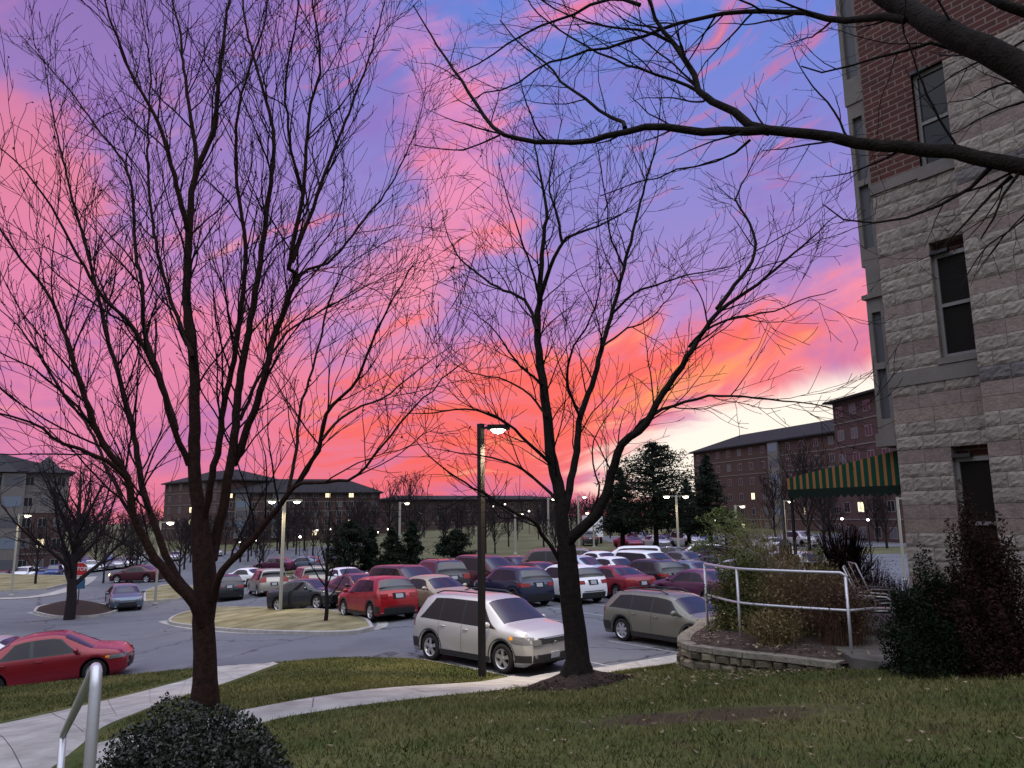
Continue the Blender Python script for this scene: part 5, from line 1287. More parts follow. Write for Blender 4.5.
class Blocks:
    def __init__(s): s.V = []; s.F = []; s.T = []
    def block(s, x0, x1, z0, z1, y, rough, tone, th=.16):
        nx_, nz = (8, 5) if rough else (2, 1); k = len(s.V)
        e = .0025
        for j in range(nz + 1):
            for i in range(nx_ + 1):
                ex = i in (0, nx_); ez = j in (0, nz); x = x0 + e + (x1 - x0 - 2 * e) * i / nx_; z = z0 + e + (z1 - z0 - 2 * e) * j / nz; d = 0
                if rough and not (ex or ez): d = .008 + .014 * gs.random(); x += gs.normal() * .007; z += gs.normal() * .005
                elif rough: d = .006 * gs.random()
                s.V.append((x, y - d, z)); s.T.append(tone)
        w = nx_ + 1; s.F += [(k + j * w + i, k + j * w + i + 1, k + (j + 1) * w + i + 1, k + (j + 1) * w + i) for j in range(nz) for i in range(nx_)]
        q = len(s.V)
        cs = [(x0 + e, z0 + e, k), (x1 - e, z0 + e, k + nx_), (x1 - e, z1 - e, k + nz * w + nx_), (x0 + e, z1 - e, k + nz * w)]
        for x, z, _ in cs: s.V.append((x, y + th, z)); s.T.append(tone)
        edges = [[k + i for i in range(w)], [k + j * w + nx_ for j in range(nz + 1)], [k + nz * w + nx_ - i for i in range(w)], [k + (nz - j) * w for j in range(nz + 1)]]
        for a in range(4): s.F.append(tuple(edges[a][::-1]) + (q + a, q + (a + 1) % 4))
    def build(s, name, m, parent):
        me = bpy.data.meshes.new(name); me.from_pydata(s.V, [], s.F); ca = me.color_attributes.new('tone', 'FLOAT_COLOR', 'POINT')
        ca.data.foreach_set('color', np.array([(*t, 1) for t in s.T], np.float32).ravel()); return link(name, me, m, parent)
bl = Blocks()
PAT = 'RRRSRRSRRRSSRRRSRRSSRRRSRRSRRRSRRSRRRSRRSRRRSRRS'
def course(x0, x1, y, zlo, zhi, opens=()):
    z = BZ - .4; k = 0
    while z < zhi - .02:
        z1 = min(z + .2, zhi); rough = PAT[k % len(PAT)] == 'R'
        if z1 > zlo:
            segs = [(x0, x1)]
            for (a, b, c, d) in opens:
                if z1 > c + .02 and z < d - .02:
                    segs = [q for sgm in segs for q in ((sgm[0], min(sgm[1], a)), (max(sgm[0], b), sgm[1])) if q[1] - q[0] > .03]
            for a, b in segs:
                x = a - (.2 if k % 2 else 0); 
                while x < b - .01:
                    xe = x + (.4 if rough else .6); xa, xb = max(x, a), min(xe, b)
                    if xb - xa < .12 and xb < b: xe += .1; xb = min(xe, b)
                    if xb - xa > .02:
                        t = .88 + .24 * gs.random(); base = (1, 1, 1) if rough else (.84, .76, .78)
                        if PAT[(k + 1) % len(PAT)] == 'S' and not rough: base = (.9, .82, .80)
                        if x0 > 1 and k in (20, 34): base = (.5, .52, .6)
                        bl.block(xa, xb, max(z, zlo), z1, y, rough, tuple(v * t for v in base))
                    x = xe
        z += .2; k += 1
ops = [(U1, U2 + .3, a, b) for a, b in WINS]
course(0, PIER + .3, 0, BZ - .4, ZB, ops)
course(PIER, 9.0, -.3, BZ - .4, ZP)
bl.build('stone_facing', M['stone'], bld)
# brick above, with the third window's opening left free
wz0, wz1 = WINS[2]
fb_ = []
if wz0 > ZB: fb_.append(face_x(0, PIER + .3, .0, ZB + .16, wz0))
else: fb_ += []
fb_ += [face_x(0, U1, 0, max(ZB + .16, wz0), wz1), face_x(0, PIER + .3, 0, wz1, ZTOP)]
uvbox('brick_wall', fb_ + [face_x(PIER, 9, -.3, ZP, ZTOP), face_y(PIER, 0, -.3, BZ, ZTOP)[::-1], face_y(0, 12, 0, BZ - .5, ZTOP), face_y(9, -.3, 12, BZ - .5, ZTOP), face_x(9, 0, 12, BZ - .5, ZTOP), cap(0, 9, -.3, 12, ZTOP)], M['brick'], bld)
uvbox('brick_backing', [face_x(0.02, 8.9, .165, BZ - .4, ZTOP - .1)], M['brick'], bld)
MB().box(-.03, PIER + .02, -.035, .12, ZB, ZB + .16).build('stone_band', M['trimwall'], bld)
MB().box(-.02, PIER + .02, -.030, .12, WINS[1][0] - .32, WINS[1][0] - .10).build('stone_band', M['trimwall'], bld)
for q, (z0, z1) in enumerate(WINS):
    fr = MB(); y0, y1 = .07, .14
    for (a, b, c, d) in ((U1, U1 + .055, z0, z1), (U2 - .055 + .3, U2 + .3, z0, z1), (U1 + .055, U2 + .245, z1 - .06, z1), (U1 + .055, U2 + .245, z0, z0 + .06), (U1 + .055, U2 + .245, (z0 + z1) / 2 - .025, (z0 + z1) / 2 + .025)): fr.box(a, b, y0, y1, c, d)
    w_ = fr.build('window', M['frame'], bld)
    MB().box(U1 + .05, U2 + .25, .10, .125, z0 + .05, z1 - .05).build('pane', M['screen'] if q < 2 else M['winglass'], w_)
    MB().box(U1 - .04, U2 + .1, -.045, .14, z0 - .09, z0 - .002).build('sill', M['trimwall'], w_)
    MB().box(U1 - .002, U1 + .25, -.012, .068, z1 - .004, z1 + .045).build('lintel', M['trim'], w_)
# bay on the hidden side: its narrow flank shows along the corner
bay_ = MB(); zb0 = zwall(894, 436, 0); z1_ = zwall(872, 294, 0); z2_ = zwall(865, 262, 0); z3_ = zwall(855, 98, 0)
LV = [(zb0, z1_, -.29), (z2_, z3_, -.31), (z3_ + .18, ZTOP + .4, -.34)]
bay_.box(-.25, -.005, .03, 2.6, z1_, z2_).box(-.33, -.005, .02, 2.6, z3_, z3_ + .18)
bay_.box(-.32, -.005, .0, 2.6, zb0 - .14, zb0 + .06)
for (a, b, x) in LV:
    bay_.box(x, x + .07, .04, 2.6, a, b); bay_.box(-.07, -.004, .04, 2.6, a, b); bay_.box(x + .07, -.07, .04, 2.6, b - .25, b - .002); bay_.box(x + .07, -.07, .04, 2.6, a + .002, a + .28)
    m_ = (a + b) / 2; bay_.box(x + .07, -.07, .04, 2.6, m_ - .05, m_ + .05); bay_.box(x + .072, -.072, .16, 2.58, a + .1, b - .1)
bay_.box(-.34, -.003, .0, 2.6, z1_ - .02, z1_ + .05)
bo = bay_.build('bay_window', M['trimwall'], bld)
for (a, b, x) in LV:
    m_ = (a + b) / 2
    for (c, d) in ((a + .29, m_ - .055), (m_ + .055, b - .255)):
        if d - c > .2: MB().box(x + .074, -.074, .10, .15, c, d).build('pane', M['dimwin'], bo)
# striped awning over the patio
AW = 2.15; zt0 = at(902, 448, 11.6).z; zt1 = at(788, 478, 13.25).z; zv0 = at(788, 490, 13.25).z; YA, YB = .25, 3.2
aw = thing('awning', 'green and orange striped awning with a scalloped edge over the patio', 'awning'); aw.matrix_world = BM
st = MB(); NS = 17
def topz(s): return zt0 + (zt1 - zt0) * s
for k in range(NS * 1):
    s0, s1 = k / NS, (k + 1) / NS; mi = 1 if k % 2 == 1 else 0
for k in range(17):
    # side panel facing the photographer, orange stripes narrower than the green
    s0 = k / 17; s1 = (k + .62) / 17; s2 = (k + 1) / 17
    for a, b, mi in ((s0, s1, 0), (s1, s2, 1)):
        st.quad((-a * AW - .01, YA, zv0), (-b * AW - .01, YA, zv0), (-b * AW - .01, YA, topz(b)), (-a * AW - .01, YA, topz(a)), mi)
        st.quad((-a * AW - .01, YB, zv0), (-b * AW - .01, YB, zv0), (-b * AW - .01, YB, topz(b)), (-a * AW - .01, YB, topz(a)), mi)
NP = 24
for k in range(NP):
    for a, b, mi in ((k / NP, (k + .62) / NP, 0), ((k + .62) / NP, (k + 1) / NP, 1)):
        y0, y1 = YA + (YB - YA) * a, YA + (YB - YA) * b
        st.quad((-.01, y0, zt0), (-.01, y1, zt0), (-AW - .01, y1, zt1), (-AW - .01, y0, zt1), mi)
        st.quad((-AW - .011, y0, zt1), (-AW - .011, y1, zt1), (-AW - .011, y1, zv0), (-AW - .011, y0, zv0), mi)
st.build('canopy', [M['green'], M['orange']], aw)
vl = MB()
for k in range(17):
    for seg in range(6):
        a = (k + seg / 6) / 17; b = (k + (seg + 1) / 6) / 17; f = lambda t: zv0 - .10 - .05 * abs(math.sin(PI * t * 17))
        vl.quad((-a * AW - .01, YA - .004, zv0 + .01), (-b * AW - .01, YA - .004, zv0 + .01), (-b * AW - .01, YA - .004, f(b)), (-a * AW - .01, YA - .004, f(a)))
vl.build('valance', M['trim'] if False else mat('awning_valance', (.008, .016, .012), .9), aw)
fr = MB()
for y in (YA + .02, YB - .02): fr.tube([(-.01, y, zv0), (-AW, y, zv0)], .02, 6).tube([(-AW, y, zv0), (-AW, y, zt1 - .02)], .02, 6)
fr.tube([(-AW, YA, zv0), (-AW, YB, zv0)], .02, 6); fr.build('awning_frame', M['pole'], aw)
for q, yy in enumerate((YA + .03,)):
    MB().tube([(-AW + .03, yy, 1.9), (-AW + .03, yy, zv0)], .03, 8).build('post', M['pole'], aw)

# ------------------------------------------------------------------ patio, raised bed, rails
pat = MB(); P = [(PLANT_WALL[-1][0] + .12, PLANT_WALL[-1][1] - .1), (4.9, 9.6), (5.6, 9.6), (6.2, 10.5), (A0.x + .1, A0.y), (8.2, 13.1), (8.0, 14.2), (6.2, 14.8), (5.0, 14.2), (4.6, 12.5)]
pat.prism(P, 1.3, 1.975)
tag(pat.build('patio', M['paver']), kind='structure')
TONES = []
wall = thing('retaining_wall', 'low curved retaining wall of rough tan blocks round the raised bed', 'retaining wall', (2.6, 11.9, 0))
WP = smooth_line([Vector((x, y)) for x, y in [(PLANT_WALL[0][0] + 1.1, PLANT_WALL[0][1] + 1.6), (PLANT_WALL[0][0] + .35, PLANT_WALL[0][1] + .9)] + PLANT_WALL], 8)
d_ = [0]
for a, b in zip(WP, WP[1:]): d_.append(d_[-1] + (b - a).length)
WPx = np.array([p.x for p in WP]); WPy = np.array([p.y for p in WP]); LW = d_[-1]
def wp(s): return Vector((np.interp(s, d_, WPx), np.interp(s, d_, WPy)))
mb = MB(); mc = MB()
for r_ in range(7):
    zt = WTOP - .07 - r_ * .135; s = -.15 if r_ % 2 else 0
    while s < LW:
        ln = .17 + .10 * gs.random(); a, b = wp(max(s, 0)), wp(min(s + ln, LW))
        if (b - a).length > .05 and zt > min(lawn(a.x, a.y), lawn(b.x, b.y)) - .02:
            t = (b - a).normalized(); nr = Vector((t.y, -t.x)) * -1 if False else Vector((-t.y, t.x)); nr = -nr if nr.dot(Vector((4.2, 12.6)) - a) > 0 else nr
            t_ = t * .006; mid = (a + b) / 2 + nr * (.03 + .03 * gs.random()); rr = .008 + .0 * r_; bat = nr * (.012 * r_)
            pa, pb = a + t_ + bat, b - t_ + bat
            q1, q2 = a.lerp(b, .25) + nr * (.02 + .05 * gs.random()) + bat, a.lerp(b, .75) + nr * (.02 + .05 * gs.random()) + bat
            ins = -nr * .2; z0, z1 = zt - .130, zt - .004; zi0, zi1 = z0 + .028, z1 - .028
            vs = [(pa.x, pa.y, z0), (pb.x, pb.y, z0), (pb.x, pb.y, z1), (pa.x, pa.y, z1), (q1.x, q1.y, zi0), (q2.x, q2.y, zi0 + .01 * gs.random()), (q2.x, q2.y, zi1), (q1.x, q1.y, zi1 - .01 * gs.random()),
                  (pa.x + ins.x, pa.y + ins.y, z0), (pb.x + ins.x, pb.y + ins.y, z0), (pb.x + ins.x, pb.y + ins.y, z1), (pa.x + ins.x, pa.y + ins.y, z1)]
            tn = gs.choice([.45, .7, 1.0, 1.25]); TONES += [(tn, tn * .98, tn * .94)] * 12
            mb.add([(x - 2.6, y - 11.9, z) for x, y, z in vs], [(4, 5, 6, 7), (0, 1, 5, 4), (1, 2, 6, 5), (2, 3, 7, 6), (3, 0, 4, 7), (0, 8, 9, 1), (1, 9, 10, 2), (2, 10, 11, 3), (3, 11, 8, 0)])
        s += ln
s = 0
while s < LW - .05:
    ln = .38 + .1 * gs.random(); a, b = wp(s), wp(min(s + ln, LW)); t = (b - a).normalized(); nr = Vector((-t.y, t.x)); nr = -nr if nr.dot(Vector((4.2, 12.6)) - a) > 0 else nr
    a += t * .004; b -= t * .004; o = nr * .05; i_ = -nr * .27; z0, z1 = WTOP - .072, WTOP
    vs = [(a + o), (b + o), (b + i_), (a + i_)]; vs = [(p.x - 2.6, p.y - 11.9, z) for z in (z0, z1) for p in vs]
    mc.add(vs, [(0, 1, 2, 3), (7, 6, 5, 4), (0, 4, 5, 1), (1, 5, 6, 2), (2, 6, 7, 3), (3, 7, 4, 0)]); s += ln
wb_ = mb.build('wall_blocks', M['block'], wall); ca = wb_.data.color_attributes.new('tone', 'FLOAT_COLOR', 'POINT'); ca.data.foreach_set('color', np.array([(*t_, 1) for t_ in TONES], np.float32).ravel()); mc.build('cap_stones', M['blockcap'], wall)
sl = MB(); Pp = [(p.x, p.y) for p in [wp(s) for s in np.linspace(0, LW, 24)]] + [(5.3, 10.5), (5.6, 12.2), (5.2, 14.4)]
cxy = (4.1, 12.3); vs = [(cxy[0], cxy[1], WTOP + .12)]; NN = len(Pp)
for f, h in ((.6, .08), (.97, -.02)):
    vs += [(cxy[0] + (x - cxy[0]) * f, cxy[1] + (y - cxy[1]) * f, WTOP + h) for x, y in Pp]
fs = [(0, 1 + j, 1 + (j + 1) % NN) for j in range(NN)] + [(1 + j, 1 + NN + j, 1 + NN + (j + 1) % NN, 1 + (j + 1) % NN) for j in range(NN)]
tag(sl.add(vs, fs).build('garden_soil', M['soil'], smooth=True), kind='structure')
leaf_patch(900, 3.9, 12.0, .75, .9, lambda a, b: WTOP + .05, .026, 'fallen_leaves', inside=PLANTER)
# white tube rail on the bed
rail = thing('handrail', 'white tube handrail curving round the raised bed of shrubs', 'handrail')
pz = 1.89
F1, F2, F3 = atz(852, 656, pz), atz(741, 642, pz + .02), atz(708, 630, pz + .02)
ztop = at(845, 573, F1.y).z; zm = ztop - .50
cx_ = Vector((F3.x + .12, F3.y + .9))
def pl(z): 
    L_ = smooth_line([Vector((F1.x, F1.y, z)), Vector(((F1.x + F2.x) / 2 - .06, (F1.y + F2.y) / 2 - .06, z)), Vector((F2.x, F2.y, z)), Vector((F3.x, F3.y, z))], 8); return L_
T_ = pl(ztop); T_[0] = T_[0] + Vector((-.03, .02, 0))
MB().tube([Vector((F1.x, F1.y, ztop - .09))] + [Vector((F1.x, F1.y, ztop - .03))] + T_[1:], .021, 10).build('top_rail', M['steel'], rail, True)
MB().tube([Vector((F1.x + .9, F1.y + .55, zm - .05)), Vector((F1.x + .4, F1.y + .2, zm))] + pl(zm), .019, 10).build('middle_rail', M['steel'], rail, True)
for F_, zz in ((F1, ztop - .05), (F2, ztop), (F3, ztop)): MB().tube([(F_.x, F_.y, WTOP - .25), (F_.x, F_.y, zz)], .022, 10).build('post', M['steel'], rail, True)
# step rail at the lower left corner
sr = thing('handrail', 'grey steel stair handrail in the lower left corner', 'handrail')
def rl(pts): return [tuple(at(*p)) for p in pts]
a1 = at(97, 668, 2.75); b1 = at(92, 800, 2.68); a2 = at(63, 738, 5.0); zl_ = a1.z
n1_, n2_ = Vector((a1.x, a1.y)), Vector((a2.x, a2.y)); hp = 1.02
dirn = (n2_ - n1_).normalized()
P1 = [(n1_.x, n1_.y, a1.z - 1.15), (n1_.x, n1_.y, a1.z - .06), tuple(Vector((n1_.x, n1_.y, a1.z - .012)) + Vector((*(dirn * .02), 0))), tuple(Vector((n1_.x, n1_.y, a1.z)) + Vector((*(dirn * .07), -.01)))]
slope = (a2.z - a1.z) / (n2_ - n1_).length
P2 = P1 + [(n2_.x, n2_.y, a2.z + .02), (n2_.x + dirn.x * .08, n2_.y + dirn.y * .08, a2.z - .03), (n2_.x + dirn.x * .1, n2_.y + dirn.y * .1, a2.z - .3), (n2_.x + dirn.x * .1, n2_.y + dirn.y * .1, a2.z - 1.1)]
MB().tube(P2, .0190, 12).build('top_rail', M['steel'], sr, True)
dz_ = .34
MB().tube([(n1_.x, n1_.y, a1.z - dz_), (n2_.x, n2_.y, a2.z - dz_)], .019, 10).build('lower_rail', M['steel'], sr, True)
MB().tube([(n2_.x, n2_.y, a2.z - 1.1), (n2_.x, n2_.y, a2.z)], .02, 10).build('post', M['steel'], sr, True)

# plants of the raised bed
shrub('evergreen_shrub', 'yellow-green leafy shrub at the left end of the raised bed', 'shrub', 3.78, 12.9, WTOP, .62, .55, 1.35, M['shrubg'], 31, n=20000, size=.018, lumps=.2)
shrub('evergreen_shrub', 'small green shrub in the middle of the raised bed behind the rail', 'shrub', 4.95, 12.6, WTOP, .45, .4, 1.15, M['shrubg'], 34, n=7000, size=.022, lumps=.25)
def straw(name, label, cat, x, y, z, n, h, spread, m, seed, w=.004, lean=(0, 0), tip=None, leaf=0):
    gen = np.random.default_rng(seed); B = []
    for _ in range(n):
        a = gen.random() * 2 * PI; L = h * (.5 + .6 * gen.random()); sp = spread * gen.random(); b = np.array([gen.normal() * spread * .22, gen.normal() * spread * .22, 0]); 
        d = np.array([math.cos(a) * sp + lean[0], math.sin(a) * sp + lean[1], 0]); pts = [b + d * (t ** 2) + np.array([0, 0, L * (t - .35 * t ** 2.5 * min(1, np.linalg.norm(d) / h))]) for t in np.linspace(0, 1, 6)]
        B.append((np.array(pts), np.linspace(w, w * .35, 6), 3))
    root = thing(name, label, cat, (x, y, z)); tubes('blades', B, m, root)
    if leaf:
        P = np.concatenate([b[0][2:] + gen.normal(size=(4, 3)) * .03 for b in B]); quads('dead_leaves', P, leaf, m, root, gen)
    return root
straw('ornamental_grass', 'tall pale dry grass arching to the left above the raised bed', 'ornamental grass', 4.35, 13.2, WTOP, 260, 2.0, .9, M['straw'], 3, w=.006, lean=(-.25, 0))
straw('dead_perennial', 'brown dried perennials filling the middle of the raised bed', 'dry plant', 4.35, 12.2, WTOP, 900, 1.25, .75, mat('dry_brown', (.16, .115, .062), .9, var=(5, .5)), 4, w=.005, leaf=.022)
straw('dead_perennial', 'brown dried stems leaning over the right end of the raised bed', 'dry plant', 4.65, 11.4, WTOP, 800, 1.0, .6, mat('dry_stem', (.10, .06, .04), .9), 5, w=.005, leaf=.02)
straw('dead_perennial', 'low dried stalks at the very front of the raised bed', 'dry plant', 3.75, 11.6, WTOP, 450, .55, .5, mat('dry_stalk', (.17, .13, .06), .9), 6, w=.005, leaf=.02)
shrub('red_shrub', 'dark red twiggy shrub under the striped awning', 'shrub', 6.0, 14.4, 2.35, .75, .6, 1.35, M['redshrub'], 12, n=7000, size=.014, twigs=240, lumps=.3, fill=.3)
shrub('spreading_juniper', 'dark green feathery juniper against the foot of the stone wall', 'shrub', at(938, 620, 9.3).x, 9.3, lawn(5.2, 9.3) - .05, .60, .55, 1.18, M['juniper'], 15, n=34000, size=.017, lumps=.20, fill=.4)
shrub('columnar_arborvitae', 'rusty brown dying evergreen beside the dark juniper', 'shrub', at(987, 620, 8.9).x, 8.9, lawn(5.6, 8.9) - .05, .46, .42, 1.70, M['rust'], 16, n=30000, size=.018, lumps=.30, fill=.4)
for q, (px_, Y, h_, lab) in enumerate([(812, 17.0, 1.5, 'bare twiggy shrub left of the dark red one, beyond the raised bed'), (868, 18.5, 1.9, 'bare twiggy shrub behind the patio chairs'), (893, 17.5, 1.5, 'low dark shrub beyond the patio next to the stone corner'), (768, 16.5, 1.2, 'small bare shrub behind the dry grass')]):
    c_ = at(px_, 560, Y); shrub('bare_shrub', lab, 'shrub', c_.x, Y, 1.0 if Y > 17 else 1.4, .8, .6, h_, M['redshrub'] if q % 2 else M['rust'], 60 + q, n=5000, size=.016, twigs=200, lumps=.3, fill=.3)
# patio furniture
def patio_chair(label, x, y, rz):
    t = thing('patio_chair', label, 'chair', (x, y, 1.99), rz, 'sling chairs on the patio')
    for sg in (-1, 1):
        MB().tube([(.32, sg * .29, .0), (.28, sg * .29, .38), (.27, sg * .3, .60), (.22, sg * .3, .645), (-.18, sg * .3, .66), (-.30, sg * .29, .62)], .015, 8).build('armrest', M['chairframe'], t, True)
        MB().tube([(-.34, sg * .29, 0), (-.12, sg * .27, .40), (-.20, sg * .27, .55), (-.42, sg * .27, 1.12)], .015, 8).build('leg', M['chairframe'], t, True)
        MB().tube([(-.12, sg * .265, .40), (.28, sg * .265, .42)], .014, 8).build('seat_frame', M['chairframe'], t, True)
    def sling(nm, prof):
        mb = MB(); n = len(prof); vs = [(x_, y_, z_) for x_, z_ in prof for y_ in (-.26, 0, .26)]; vs2 = [(x_ + .01, y_, z_ - .012) for x_, y_, z_ in vs]; N = len(vs)
        f = [(i * 3 + j, i * 3 + j + 1, (i + 1) * 3 + j + 1, (i + 1) * 3 + j) for i in range(n - 1) for j in range(2)]
        mb.add(vs + vs2, f + [tuple(q + N for q in F_[::-1]) for F_ in f]); mb.build(nm, M['fabric'], t, True)
    sling('seat', [(.29, .43), (.15, .40), (0, .39), (-.12, .40)]); sling('backrest', [(-.13, .42), (-.20, .56), (-.30, .80), (-.42, 1.12)])
    MB().tube([(-.42, -.27, 1.12), (-.42, .27, 1.12)], .015, 8).build('back_rail', M['chairframe'], t, True)
    t.scale = (.88, .88, .88); return t
patio_chair('dark sling patio chair with pale frame nearest the stone wall', 5.45, 12.1, R(-25))
patio_chair('dark sling patio chair behind the nearer one under the awning', 6.0, 13.1, R(-10))
patio_chair('dark sling patio chair beside the rail end, turned sideways', 5.25, 13.1, R(-60))
tt = thing('patio_table', 'small round metal patio table between the sling chairs', 'table', (5.15, 12.2, 1.99))
MB().lathe([(.30, .52), (.36, .53), (.36, .55), (.001, .555)], 24).build('tabletop', M['chairframe'], tt)
for k in range(3):
    a = 2 * PI * k / 3; MB().tube([(.3 * math.cos(a), .3 * math.sin(a), 0), (.1 * math.cos(a), .1 * math.sin(a), .3), (.24 * math.cos(a), .24 * math.sin(a), .52)], .012, 6).build('leg', M['chairframe'], tt, True)
ln = thing('lantern_post', 'dark post with a lantern bracket under the awning tip', 'lamp post', (*[*at(789, 600, 14.6)][:2], 1.6))
MB().tube([(0, 0, 0), (0, 0, 2.45)], .03, 8).build('pole', M['pole'], ln, True); MB().box(-.09, .09, -.09, .09, 1.25, 1.62).build('lantern', M['pole'], ln)
MB().lathe([(.16, 1.62), (.02, 1.75)], 4).build('lantern_cap', M['pole'], ln)

# ------------------------------------------------------------------ lamp posts
def lamp_post(label, x, y, z, H, heads, pm, arm=.55, w=.09, group='lamp posts of the car parks', energy=60, on=True, lm=None, tilt=0, rz=0, base=True):
    t = thing('street_lamp', label, 'street lamp', (x, y, z), rz, group); lm = lm or M['lamp']
    MB().tube([(0, 0, .0), (0, 0, H)], w, 4 if w > .07 else 8).build('pole', pm, t)
    if base: MB().lathe([(w * 2, 0), (w * 2, .1), (w * 1.3, .16)], 10).build('base', M['concrete'], t)
    for a in heads:
        c, s = math.cos(a), math.sin(a); MB().tube([(0, 0, H - .12), (c * arm * .6, s * arm * .6, H - .08), (c * arm, s * arm, H - .1)], .03, 6).build('arm', pm, t)
        mx = Matrix.Translation((c * (arm + .15), s * (arm + .15), H - .1)) @ Matrix.Rotation(a, 4, 'Z')
        h = MB().box(-.24, .26, -.14, .14, -.03, .07, mx=mx).build('lamp_head', pm, t)
        k_ = 1.4 if y < 50 else 1.9; MB().lathe([(.001, -.034 - .07 * k_), (.08 * k_, -.034 - .05 * k_), (.12 * k_, -.034)], 14, mx).build('lens', lm, h)  # lens oversized: the glare round the lamp is put into its shape
        if energy and on:
            l = bpy.data.lights.new('lamp', 'SPOT'); l.energy = energy; l.color = (1, .80, .52); l.spot_size = R(130); l.spot_blend = .6; l.shadow_soft_size = .12
            lo = bpy.data.objects.new('lamp_light', l); C.objects.link(lo); lo.parent = t; lo.location = (c * (arm + .22), s * (arm + .22), H - .30)
    return t
p = at(482, 673, 17.3); zt = at(477.5, 423, 17.3).z; z0 = lawn(p.x, 17.3)
lamp_post('nearest lamp post, dark and square, crossing the silver SUV', p.x, 17.3, z0 - .02, zt - z0, [0.05], M['pole'], arm=.24, w=.085, energy=1500, base=False)
for (px_, by, ty, Y, heads, lab, pm) in [
    (284.5, 611, 499, 38.5, [0.2, PI + .2], 'pale double-headed lamp post on the yellow grass island', M['palepole']),
    (676, 553, 495, 61, [0, PI], 'tall double-headed lamp post in front of the dark pines', M['palepole']),
    (160.5, 597, 521, 51, [0.3], 'slim lamp post seen between the left limbs of the big tree', M['palepole']),
    (19, 589, 514, 59, [0.3], 'slim lamp post in front of the left dormitory', M['palepole']),
    (400, 560, 502, 78, [.5], 'lamp post rising behind the junipers', M['palepole']),
    (515, 560, 513, 82, [.5], 'lamp post right of the dark near lamp post', M['palepole']),
    (548, 560, 498, 88, [.5], 'lamp post whose light shows left of the tree trunk', M['palepole']),
    (578, 560, 496, 92, [0], 'lamp post whose light shows in the fork of the tree', M['palepole']),
    (593, 560, 512, 98, [PI], 'lamp post right of the tree fork', M['palepole']),
    (735, 560, 505, 70, [.3], 'lamp post lighting the yellow-green pine', M['palepole']),
    (783, 560, 500, 66, [.3], 'lamp post behind the lantern post', M['palepole']),
    (897, 560, 497, 44, [0.3], 'pale lamp post right beside the stone corner', M['palepole'])]:
    pt = at(px_ + (ty - 384) * 0, ty, Y); zg = hz(pt.x, Y) if Y >= 60 else ground(pt.x, Y)
    lamp_post(lab, pt.x, Y, zg, pt.z - zg, heads, pm, w=.085 if Y < 65 else .11, arm=.6 if Y > 60 else .45, energy=(60 if px_ == 897 else 260) if Y < 65 else (160 if Y < 75 else 0))
# small lights along the far path
for q, (px_, py_, Y, s) in enumerate([(317, 531, 175, .22), (330, 530, 170, .2), (343, 532, 178, .2), (356, 530, 172, .18), (378, 533, 180, .2), (388, 530, 175, .2), (205, 530, 150, .2), (240, 543, 130, .18), (256, 541, 130, .18), (300, 538, 130, .2), (420, 514, 200, .3), (715, 521, 95, .14), (735, 514, 130, .2), (842, 520, 90, .15), (868, 521, 60, .10), (505, 505, 150, .16), (493, 507, 160, .15), (529, 512, 150, .18)]):
    p = at(px_, py_, Y); zg = hz(p.x, Y)
    t = thing('garden_lamp', 'small path lamp glowing far away among the trees', 'lamp', (p.x, Y, zg), 0, 'small lamps on the far path')
    hh = max(1.0, p.z - zg); MB().tube([(0, 0, 0), (0, 0, hh)], .06, 6).build('pole', M['pole'], t)
    MB().lathe([(.02, hh), (s, hh + s * .6), (s * .8, hh + s * 1.4), (.02, hh + s * 1.8)], 10).build('lens', M['lampw'], t)
# stop sign
p = at(80.5, 569, 47); zg = ground(p.x, 47); t = thing('stop_sign', 'red octagonal stop sign with a small blue sign under it beside the island tree', 'sign', (p.x, 47, zg), R(8))
MB().tube([(0, .03, 0), (0, .03, p.z - zg + .35)], .03, 6).build('post', M['pole'], t)
oc = [(math.cos(PI / 8 + k * PI / 4), math.sin(PI / 8 + k * PI / 4)) for k in range(8)]; hh = p.z - zg
def octa(r_, y0, y1, m, nm, par=None):
    vs = [(x * r_, y, z * r_ + hh) for y in (y0, y1) for x, z in oc]; return MB().add(vs, [tuple(range(8)), tuple(range(15, 7, -1))] + [(i, 8 + i, 8 + (i + 1) % 8, (i + 1) % 8) for i in range(8)]).build(nm, m, par or t)
octa(.42, -.012, 0, M['white'], 'sign_border'); octa(.385, -.018, -.0125, M['red'], 'sign_face')
def text(s, size, loc, rx, m, parent, name='lettering'):
    cu = bpy.data.curves.new(name, 'FONT'); cu.body = s; cu.size = size; cu.align_x = 'CENTER'; cu.align_y = 'CENTER'; cu.extrude = .002; cu.offset = size * .015
    o_ = bpy.data.objects.new(name, cu); C.objects.link(o_); bpy.context.view_layer.update()
    me = bpy.data.meshes.new_from_object(o_.evaluated_get(bpy.context.evaluated_depsgraph_get())); bpy.data.objects.remove(o_)
    o2 = link(name, me, m, parent); o2.location = loc; o2.rotation_euler = rx; return o2
text('STOP', .30, (0, -.021, hh), (R(90), 0, 0), M['white'], t)
MB().box(-.32, .32, -.01, .01, hh - 1.15, hh - .58).build('lower_sign', M['blue'], t)

